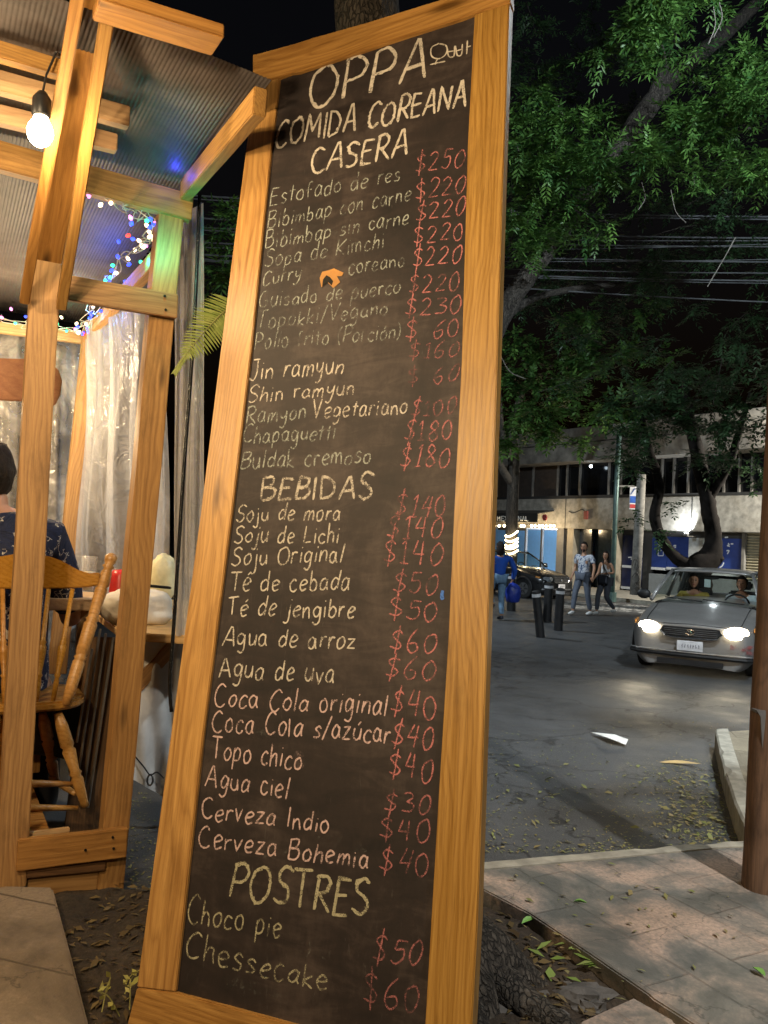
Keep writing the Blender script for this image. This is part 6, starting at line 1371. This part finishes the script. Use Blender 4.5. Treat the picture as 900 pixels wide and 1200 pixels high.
# red scrape at the corner of the bumper, bird of wear on the bonnet
mk, t, b = new_mat('red_scrape'); v = coords(t, rnd=False); b.inputs['Base Color'].default_value = (.34, .05, .045, 1); b.inputs['Roughness'].default_value = .5; t.links.new(ramp(t, noise(t, v, 9, 5, .7), [(.48, (0, 0, 0)), (.60, (.6,)*3)]), b.inputs['Alpha'])
m = MB(); vs = []
for i in range(9):
    x = -.50-.035*i
    for z in (.36, .42, .48): vs.append(tuple(onto(x, .075*(1-(x/.83)**2)+.016-max(0, (-x-.62))*.35, z)))
m.add(vs, [(i*3+j, i*3+j+1, i*3+j+4, i*3+j+3) for i in range(8) for j in range(2)]); m.build('paint_scrape', mk, car)
m = MB(); m.obox(onto(.01, -1.68, 1.14), (CM.to_3x3() @ Vector((.09, 0, 0))), (CM.to_3x3() @ Vector((0, .004, 0))), ZZ*.12); m.build('windscreen_permit', simple('pale_card', (.5, .6, .6), .6), car)
dk = paint('black_car_paint', (.012, .013, .015), .18, .1)
pc = build_car('parked_car', car_matrix(655, 690, 25.2, math.radians(222)), 'shiny black car parked in front of the lit shop', dk, False, True)
# ---------------------------------------------------------------- occupants
def occupant(x, label, top, armpose, turn, hl, skin=None):
    o = thing('person', onto(x, -2.3, .5), label, 'person'); y = -2.38
    J = [onto(x, y, .60), onto(x, y-.02, .82), onto(x, y-.03, .98), onto(x, y-.02, 1.10), onto(x-.17, y-.02, .97), onto(*armpose[0][0]), onto(*armpose[0][1]), onto(x+.17, y-.02, .97), onto(*armpose[1][0]), onto(*armpose[1][1]), onto(x-.1, y+.1, .58), onto(x-.11, y+.5, .60), onto(x+.1, y+.1, .58), onto(x+.11, y+.5, .60), onto(x-.11, y+.72, .42), onto(x+.11, y+.72, .42)]
    E_ = [(0, 1), (1, 2), (2, 3), (2, 4), (4, 5), (5, 6), (2, 7), (7, 8), (8, 9), (0, 10), (10, 11), (11, 14), (0, 12), (12, 13), (13, 15)]
    v, f = skin_mesh(J, E_, [(.14, .1), (.13, .1), (.12, .09), .05, .055, .042, .03, .055, .042, .03, .08, .06, .08, .06, .045, .045], 1)
    m = MB(); m.add(v, f); fw = CM.to_3x3() @ Vector((turn, 1, 0)); bp, Mx = head(m, onto(x, y+.02, 1.20), fw, (0, 0, 1), .98)
    for a, c_, q in ((5, 6, 1), (8, 9, -1)): hand(m, J[c_], J[c_]-J[a], CM.to_3x3() @ Vector((q, 0, .3)), None, .95, .6)
    m.build('body', skin or SKIN, o, smooth=True); face_parts(o, bp, Mx, .98); hair_cap(o, bp, Mx, .98, hl)
    v, f = skin_mesh([onto(x, y, .58), onto(x, y-.02, .80), onto(x, y-.03, .97), onto(x-.18, y-.02, .97), onto(*armpose[0][0]), onto(x+.18, y-.02, .97), onto(*armpose[1][0])], [(0, 1), (1, 2), (2, 3), (3, 4), (2, 5), (5, 6)], [(.17, .13), (.16, .125), (.12, .10), .075, .06, .075, .06], 2)
    m = MB(); m.add(v, f); m.build('shirt', top, o, smooth=True)
    v, f = skin_mesh([onto(x, y, .57), onto(x-.1, y+.1, .58), onto(x-.11, y+.5, .60), onto(x-.11, y+.70, .44), onto(x+.1, y+.1, .58), onto(x+.11, y+.5, .60), onto(x+.11, y+.70, .44)], [(0, 1), (1, 2), (2, 3), (0, 4), (4, 5), (5, 6)], [(.17, .13), .10, .08, .06, .10, .08, .06], 1)
    m = MB(); m.add(v, f); m.build('trousers', jean2, o, smooth=True); return o
occupant(-.36, 'driver in a pale shirt with a dark cap of hair behind the steering wheel', simple('pale_shirt', (.48, .55, .58), .85), [((-.62, -2.22, .80), (-.50, -1.80, .90)), ((-.10, -2.22, .80), (-.22, -1.80, .90))], .12, 0)
occupant(.36, 'long haired passenger in a mustard yellow top in the silver sedan', simple('mustard_top', (.42, .34, .07), .85), [((.10, -2.2, .74), (.28, -1.95, .64)), ((.64, -2.2, .74), (.46, -1.95, .64))], -.15, .28)
lamp('POINT', onto(0, -1.95, 1.30), 3, (.9, .95, 1), .05)
# ================================================================ trees
bark, t, b = new_mat('tree_bark'); v = coords(t, rnd=False)
q_ = N(t, 'ShaderNodeMapping'); q_.inputs['Scale'].default_value = (9, 9, 1.8); t.links.new(v, q_.inputs[0]); n1 = noise(t, q_.outputs[0], 2.2, 7, .7, .6); n2 = noise(t, v, 60, 4, .7)
bv = N(t, 'ShaderNodeTexVoronoi'); bv.feature = 'DISTANCE_TO_EDGE'; bv.inputs['Scale'].default_value = 1.0
bq = N(t, 'ShaderNodeMapping'); bq.inputs['Scale'].default_value = (48, 48, 12); bw = N(t, 'ShaderNodeVectorMath', operation='MULTIPLY_ADD'); bn = N(t, 'ShaderNodeTexNoise'); bn.inputs['Scale'].default_value = 9; bn.inputs['Detail'].default_value = 5
t.links.new(v, bn.inputs['Vector']); t.links.new(bn.outputs['Color'], bw.inputs[0]); bw.inputs[1].default_value = (.09, .09, .16); t.links.new(v, bw.inputs[2]); t.links.new(bw.outputs[0], bq.inputs[0]); t.links.new(bq.outputs[0], bv.inputs['Vector'])
crk = ramp(t, bv.outputs['Distance'], [(.0, (.35,)*3), (.16, (1, 1, 1))])
t.links.new(mixc(t, crk, (.012, .010, .008), ramp(t, n1, [(.35, (.030, .025, .020)), (.55, (.085, .072, .058)), (.72, (.16, .14, .12))])), b.inputs['Base Color']); b.inputs['Roughness'].default_value = .95
bump(t, b, math_(t, 'ADD', math_(t, 'MULTIPLY', crk, .8), math_(t, 'ADD', math_(t, 'MULTIPLY', n1, .6), math_(t, 'MULTIPLY', n2, .2))), 1.0, .03)
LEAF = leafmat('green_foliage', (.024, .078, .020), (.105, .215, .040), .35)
LEAF_SHADE = leafmat('deep_foliage', (.018, .045, .018), (.040, .090, .030), .25)  # darker leaf colour: shade painted into the dim clusters
def limb(m, px, n=12, rough=.10):
    """px: (x, y, depth, width in pixels)"""
    pts = [P(x, y, d) for x, y, d, w_ in px]; cm = catmull(pts, 5); ws = catmull([(w_*d/FPX/2, 0, 0) for x, y, d, w_ in px], 5)
    b0 = len(m.v); m.tube(cm, [max(.006, w_.x) for w_ in ws], n)
    for i in range(b0, len(m.v)):
        p = Vector(m.v[i]); c = cm[min((i-b0)//n, len(cm)-1)]; r = (p-c); k = 1+rough*MN.noise(p*7)+rough*.6*MN.noise(p*19); m.v[i] = tuple(c+r*k)
def crown(name, par, clusters, mat, leaf=.10, wid=.026, droop=.5, twigs=True):
    """clusters: (x, y, depth, rx px, ry px, rz m, sprays): compound leaves, each a stalk with paired narrow leaflets"""
    V = []; A = []; tw = MB()
    for (x, y, d, rx, ry, rz, n) in clusters:
        c = P(x, y, d); sx, sy = rx*d/FPX, ry*d/FPX
        # boughs inside the cluster carry the sprays, so that the outline is uneven
        nb = max(3, n//17); boughs = []
        for _ in range(nb):
            a = RNG.normal(0, .60, 3); a2 = a+RNG.normal(0, .38, 3)
            boughs.append((c+_R*float(a[0]*sx)+ZZ*float(a[1]*sy)+Vector((0, 1, 0))*float(a[2]*rz), c+_R*float(a2[0]*sx)+ZZ*float(a2[1]*sy-.08)+Vector((0, 1, 0))*float(a2[2]*rz)))
        if twigs:
            for p, q in boughs[:max(3, nb//2)]: tw.tube(catmull([p, p.lerp(q, .5)+ZZ*.05, q], 3), [.008]*6+[.004], 4, cap=False) if False else tw.tube([p, p.lerp(q, .5)+ZZ*.04, q], [.009, .007, .004], 4, cap=False)
        for _ in range(n):
            p, q = boughs[int(RNG.integers(nb))]; o = p.lerp(q, float(RNG.random()))+Vector(RNG.normal(0, .05, 3))
            dr = Vector(RNG.normal(0, 1, 3)); dr.z = dr.z*.45-droop*.5+.1; dr.normalize(); L = leaf*float(RNG.uniform(1.8, 3.2)); nl = int(RNG.integers(4, 7))
            sd = dr.cross(ZZ)
            if sd.length < .05: sd = Vector((1, 0, 0))
            sd.normalize(); up = sd.cross(dr); tint = float(np.clip(RNG.normal(.5, .22), 0, 1))
            for k in range(nl):
                u = (k+.6)/nl; base = o+dr*(L*u)-ZZ*(L*.25*u*u*droop)
                for s in (-1, 1):
                    ld = (sd*s*.85+dr*.75+up*float(RNG.normal(0, .25))-ZZ*droop*.3*float(RNG.random())).normalized(); l = leaf*float(RNG.uniform(.5, 1.25))*(1-.25*abs(u-.5)); wv = ld.cross(up+Vector(RNG.normal(0, .3, 3))).normalized()*wid*.5*float(RNG.uniform(.8, 1.2))
                    mid = base+ld*l*.45
                    V += [tuple(base), tuple(mid+wv), tuple(base+ld*l-ZZ*l*.10*droop), tuple(mid-wv)]; tt = tint+float(RNG.normal(0, .1)); A += [tt]*4
            ld = dr; l = leaf; base = o+dr*L-ZZ*(L*.25*droop); wv = sd*wid*.5; V += [tuple(base), tuple(base+ld*l*.45+wv), tuple(base+ld*l), tuple(base+ld*l*.45-wv)]; A += [tint]*4
    nl_ = len(V)//4
    for f in tw.f: V += [tw.v[i] for i in f]; A += [0]*4
    cr = raw_mesh(name, np.array(V), 4, mat, par, A); cr.data.materials.append(bark)
    mi = np.zeros(len(V)//4, dtype=np.int32); mi[nl_:] = 1; cr.data.polygons.foreach_set('material_index', mi)
    return cr
# the tree the board leans on
tr1 = thing('tree', (.22, 3.15, -.05), 'thick rough tree trunk that the menu board leans against', 'tree')
m = MB(); base = [((.25, 3.12, -.14), .42), ((.235, 3.14, .0), .32), ((.20, 3.19, .14), .225), ((.165, 3.25, .34), .175), ((.12, 3.34, .9), .165), ((.06, 3.52, 1.8), .165), ((-.01, 3.68, 2.8), .158), (tuple(P(430, 10, 3.88)), .150), (tuple(P(436, -70, 3.98)), .145), (tuple(P(446, -200, 4.1)), .14)]
cm = catmull([p for p, r in base], 8); ws = catmull([(r, 0, 0) for p, r in base], 8); n = 64; m.tube(cm, [w_.x for w_ in ws], n)
for i in range(len(m.v)):
    p = Vector(m.v[i]); c = cm[min(i//n, len(cm)-1)]; r = p-c; an = math.atan2(r.y, r.x); low = math.exp(-max(0, p.z+.1)/.12)
    k = 1+.07*MN.noise(Vector((math.cos(an)*3, math.sin(an)*3, p.z*2.0)))+.045*MN.noise(Vector((math.cos(an)*11, math.sin(an)*11, p.z*5)))+low*(.30*math.sin(an*3+.6)+.16*math.sin(an*7+2))
    m.v[i] = tuple(c+r*k)
m.build('trunk', bark, tr1, smooth=True)
m = MB()
for pts, r0 in [([(.42, 3.02, .02), (.62, 2.86, -.03), (.80, 2.66, -.075)], .085), ([(.30, 2.92, .04), (.40, 2.70, -.04), (.46, 2.45, -.09)], .07), ([(-.05, 2.95, .0), (-.30, 2.95, -.04), (-.62, 2.98, -.08)], .07), ([(-.02, 3.2, .0), (-.4, 3.35, -.05), (-.78, 3.42, -.09)], .06)]:
    cm = catmull(pts, 8); b0 = len(m.v); m.tube(cm, [r0*(1-.65*i/(len(cm)-1)) for i in range(len(cm))], 14)
    for i in range(b0, len(m.v)):
        p = Vector(m.v[i]); c = cm[min((i-b0)//14, len(cm)-1)]; m.v[i] = tuple(c+(p-c)*(1+.3*MN.noise(p*14)+.2*MN.noise(p*33)))
m.build('root', bark, tr1, smooth=True)
# fern on the trunk behind the board
fe = thing('fern', P(268, 360, 3.7), 'pale green fern frond reaching out from behind the left edge of the menu board', 'fern')
rc_ = catmull([P(282, 352, 3.66), P(262, 366, 3.60), (P(246, 382, 3.55)), P(226, 405, 3.48), P(212, 424, 3.44), P(203, 438, 3.42)], 8); V = []; A = []; n = len(rc_)
for i in range(2, n-1):
    u = i/(n-1); d = (rc_[min(i+1, n-1)]-rc_[i-1]).normalized(); sd = d.cross(_F).normalized(); L = .115*(math.sin(min(1, u*1.05+.25)*math.pi)**.6)*(1-.55*u)+.014; wd = .0062
    for s in (-1, 1):
        ld = (sd*s+d*.35-_F*random.uniform(-.25, .25)).normalized(); o = rc_[i]; q = 4
        pr2 = [(0, .7), (.3, 1), (.65, .8), (1, .05)]
        for (u0, k0), (u1, k1) in zip(pr2, pr2[1:]):
            w0, w1 = d*wd*k0, d*wd*k1; bend = -ZZ*.012
            V += [tuple(o+ld*L*u0+w0+bend*u0*u0), tuple(o+ld*L*u1+w1+bend*u1*u1), tuple(o+ld*L*u1-w1+bend*u1*u1), tuple(o+ld*L*u0-w0+bend*u0*u0)]; A += [random.random()]*4
raw_mesh('frond', np.array(V), 4, leafmat('fern_leaf', (.20, .26, .06), (.32, .36, .11), .3), fe, A); m = MB(); m.tube(rc_, [.004*(1-.7*i/n) for i in range(n)], 6); m.build('stalk', simple('fern_stalk', (.22, .22, .07), .6), fe)
# leafy tree whose sprays show between the terrace and the board
tr2 = thing('tree', G(330, 760, ST), 'leafy tree mostly hidden behind the menu board, its sprays showing beside the terrace', 'tree')
m = MB(); limb(m, [(345, 770, 9.5, 26), (350, 600, 9.5, 22), (338, 430, 9.4, 18), (318, 300, 9.2, 12), (330, 200, 9.4, 8)]); limb(m, [(338, 430, 9.4, 12), (300, 350, 9.2, 6), (268, 310, 9.0, 3)]); m.build('trunk', bark, tr2, smooth=True)
crown('crown', tr2, [(268, 245, 8.8, 14, 14, .25, 26), (268, 300, 8.8, 20, 22, .3, 60), (262, 330, 8.8, 16, 12, .25, 36), (266, 350, 8.9, 8, 14, .2, 16), (310, 300, 9.4, 30, 60, .5, 80)], LEAF, .10, .026)
# large tree with the leaning limb over the street
tr3 = thing('tree', G(500, 770, ST), 'large street tree whose pale leaning limb and bright foliage hang over the street', 'tree')
m = MB()
limb(m, [(505, 790, 12.5, 34), (520, 650, 12.5, 30), (548, 480, 12.3, 27), (585, 375, 12.2, 25), (636, 300, 12.0, 22), (680, 240, 12.0, 22), (722, 180, 12.0, 24), (760, 125, 12.2, 24), (800, 80, 12.5, 20), (860, 30, 13, 16), (930, -40, 13.5, 10)])
limb(m, [(760, 130, 12.2, 16), (775, 85, 12.2, 14), (790, 30, 12.2, 10), (800, -40, 12.2, 7)]); 
limb(m, [(636, 300, 12.0, 8), (660, 215, 11.5, 5), (700, 190, 11, 3)]); limb(m, [(722, 180, 12, 7), (800, 170, 11, 5), (880, 150, 10.4, 3)])
limb(m, [(585, 375, 12.2, 10), (640, 345, 13, 8), (750, 330, 14, 5)])
m.build('trunk', bark, tr3, smooth=True)
crown('crown', tr3, [
    (618, 140, 10.6, 30, 40, .6, 170), (655, 150, 10.5, 32, 22, .5, 130), (608, 205, 10.6, 22, 40, .6, 120), (640, 210, 10.8, 35, 28, .6, 120), (690, 190, 10.6, 40, 16, .5, 150), (738, 190, 10.6, 40, 16, .5, 140), (612, 262, 10.6, 20, 22, .5, 70), (700, 262, 11, 14, 8, .4, 24),
    (790, 160, 10.4, 40, 20, .5, 150), (835, 125, 10.2, 36, 26, .5, 150), (880, 110, 10.0, 36, 34, .6, 160), (850, 175, 10.2, 40, 20, .5, 120), (890, 190, 10, 26, 20, .5, 90),
    (598, 292, 11.4, 18, 22, .4, 60), (640, 268, 11.3, 24, 16, .4, 60), (668, 248, 11.2, 24, 14, .4, 50), (760, 22, 9.6, 36, 22, .5, 130), (800, 12, 9.6, 40, 18, .5, 120), (880, 45, 9.6, 26, 30, .5, 100), (770, 52, 9.8, 22, 16, .4, 60), (895, 5, 9.6, 26, 14, .5, 60), (1120, 240, 6.2, 60, 60, .5, 60), (1010, 330, 5.8, 60, 60, .4, 40), (1180, 420, 5.4, 60, 60, .4, 40)], LEAF, .105, .027, .55)  # last three clusters, out of view, added to dapple the lamplight
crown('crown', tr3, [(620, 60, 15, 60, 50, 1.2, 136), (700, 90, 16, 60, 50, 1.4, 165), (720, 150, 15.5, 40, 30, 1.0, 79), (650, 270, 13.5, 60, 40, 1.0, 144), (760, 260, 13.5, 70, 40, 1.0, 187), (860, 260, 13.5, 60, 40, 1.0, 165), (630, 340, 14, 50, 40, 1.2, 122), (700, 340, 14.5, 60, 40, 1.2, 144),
    (790, 340, 14.5, 70, 50, 1.3, 201), (870, 350, 14.5, 50, 50, 1.3, 165), (740, 415, 15, 70, 40, 1.4, 187), (840, 430, 15, 70, 40, 1.4, 201), (660, 60, 17, 60, 50, 1.4, 108), (860, 80, 15, 60, 60, 1.2, 129), (700, 20, 16, 60, 30, 1.2, 86)], LEAF_SHADE, .115, .03, .6)
dtw = simple('pale_dead_twig', (.11, .10, .085), .9)
for px in ([(843, 3, 9.2, 1.3), (846, 22, 9.2, 1.0), (836, 44, 9.2, 0.7)], [(836, 8, 9.2, 1.2), (838, 30, 9.2, 0.9), (830, 52, 9.2, 0.7)], [(752, 214, 10.6, 0.9), (756, 232, 10.6, 0.9), (748, 246, 10.6, 0.7)], [(786, 222, 10.6, 0.9), (792, 248, 10.6, 0.8), (804, 261, 10.6, 0.7)], [(862, 278, 10.2, 1.6), (850, 300, 10.2, 1.2), (829, 336, 10.2, 0.8)], [(587, 418, 10.5, 1.2), (598, 436, 10.5, 1.0), (616, 444, 10.5, 0.8)]):
    m = MB(); limb(m, px, 6); m.build('twig', dtw, tr3)
# far tree wound with lights, in front of the shop
tr4 = thing('tree', G(598, 703, ST), 'dark street tree in front of the lit shop, its trunk wound with lights', 'tree')
m = MB(); limb(m, [(599, 705, 26.5, 15), (599, 640, 26.5, 14), (601, 575, 26.5, 14), (602, 540, 26.5, 14), (600, 500, 26.5, 10), (612, 460, 26, 7), (630, 420, 25.6, 4)]); limb(m, [(602, 570, 26.5, 9), (590, 552, 26.3, 9), (580, 530, 26.2, 7), (570, 490, 26, 5)]); limb(m, [(601, 545, 26.5, 8), (593, 522, 26.3, 8), (588, 500, 26.3, 6), (585, 450, 26, 4)])
m.build('trunk', bark, tr4, smooth=True)
crown('crown', tr4, [(600, 420, 24, 22, 36, 1.0, 120), (640, 440, 24, 40, 40, 1.2, 230), (690, 420, 24, 36, 40, 1.2, 200), (610, 480, 24.5, 30, 22, 1.0, 130), (650, 500, 24.5, 40, 18, 1.0, 130), (720, 470, 24, 40, 24, 1.2, 130), (590, 520, 25, 16, 14, .6, 40), (700, 375, 24, 60, 30, 1.4, 150)], LEAF, .19, .075, .5)
tl_ = thing('trunk_light_rope', P(599, 640, 26.3), 'warm light rope wound round the tree trunk in front of the shop', 'string lights')
rope = emitm('warm_rope', (1, .82, .48), 9)
for (yl, yr) in [(629, 623.5), (634, 632), (640, 636), (643, 640.5), (649, 646)]:
    m = MB(); m.tube(catmull([P(592.5, yl-1.5, 26.35), P(594, yl, 26.27), P(600, (yl+yr)/2+1.2, 26.23), P(605.5, yr, 26.27), P(606.6, yr-1, 26.35)], 5), .030, 6); m.build('rope_turn', rope, tl_, smooth=True)
lamp('POINT', P(600, 637, 25.9), 14, WARM, .1)
# the forked tree behind the silver car
tr5 = thing('tree', G(816, 704, ST), 'dark tree forking low into two bent limbs in front of the blue shop windows', 'tree')
m = MB(); D5 = 23.0
limb(m, [(816, 712, D5, 37.0), (816, 690, D5, 35.3), (817, 668, D5, 35.3), (832, 652, D5, 26.9), (836, 630, D5, 19.3), (832, 604, D5, 18.5), (828, 580, D5, 16.8), (822, 556, D5, 16.8), (815, 520, D5, 15.1), (806, 480, D5-.3, 11.8), (800, 430, D5-.8, 7.6)], 16, .12)
limb(m, [(824, 676, D5, 20.2), (806, 663, D5, 16.8), (790, 652, D5, 13.4), (777, 634, D5, 12.6), (768, 612, D5, 12.6), (768, 596, D5, 11.8), (772, 578, D5, 10.9), (771, 560, D5, 10.1), (764, 540, D5, 10.9), (757, 515, D5, 9.2), (752, 490, D5, 6.7), (740, 450, D5, 4.2)], 14, .12)
limb(m, [(829, 588, D5, 11.8), (838, 572, D5-.1, 10.9), (848, 556, D5-.2, 10.1), (858, 535, D5-.4, 9.2), (866, 505, D5-.6, 7.6), (880, 460, D5-.8, 5.0)], 12, .12); limb(m, [(838, 660, D5, 11.8), (846, 653, D5-.2, 6.7)], 10, .2)
m.build('trunk', simple('dark_bark', (.012, .010, .009), .95, var=.5, scale=6, bmp=1.0, spec=.1), tr5, smooth=True)  # near-black bark colour stands in for the backlit trunk's shade
crown('crown', tr5, [(800, 480, 21, 60, 26, 1.2, 230), (860, 490, 21, 40, 30, 1.2, 190), (750, 490, 21.5, 40, 26, 1.0, 130), (745, 545, 22.4, 16, 14, .5, 46), (735, 530, 22.2, 12, 12, .5, 26), (878, 545, 22, 12, 26, .6, 30), (830, 540, 22, 40, 10, .8, 50), (745, 608, 22.5, 7, 12, .3, 12), (785, 622, 22.4, 8, 6, .3, 10), (790, 588, 22.4, 10, 4, .3, 8), (900, 430, 20, 40, 40, 1.2, 150)], LEAF_SHADE, .17, .06, .5)
# ---------------------------------------------------------------- overhead wires
wm = simple('power_cable', (.10, .105, .11), .5)
for (x0, y0, x1, y1, r_) in [(560, 245.5, 900, 256, .013), (560, 249, 900, 259, .010), (560, 271, 900, 281, .012), (560, 278, 900, 284, .008), (560, 283, 900, 291, .010), (560, 292, 900, 288, .007), (560, 299, 900, 309, .011), (560, 305, 900, 306, .007), (560, 313, 900, 322, .009), (560, 320, 900, 331, .012), (560, 322, 900, 334, .007), (560, 333, 900, 356, .010)]:
    a, c_ = P(x0, y0, 13.2), P(x1, y1, 13.2); d = c_-a; a2, c2 = a-d*1.35, c_+d*1.2; n = 24
    m = MB(); L = (c2-a2); pts = []
    for i in range(n+1): u = i/n; s = (u-.30)*(u-.58); pts.append(a2.lerp(c2, u)+ZZ*(s*.9))
    m.tube(pts, r_, 5); tag(m.build('overhead_wire', wm), 'thin overhead wire in the bundle strung across the street', 'wire', 'overhead wires across the street')
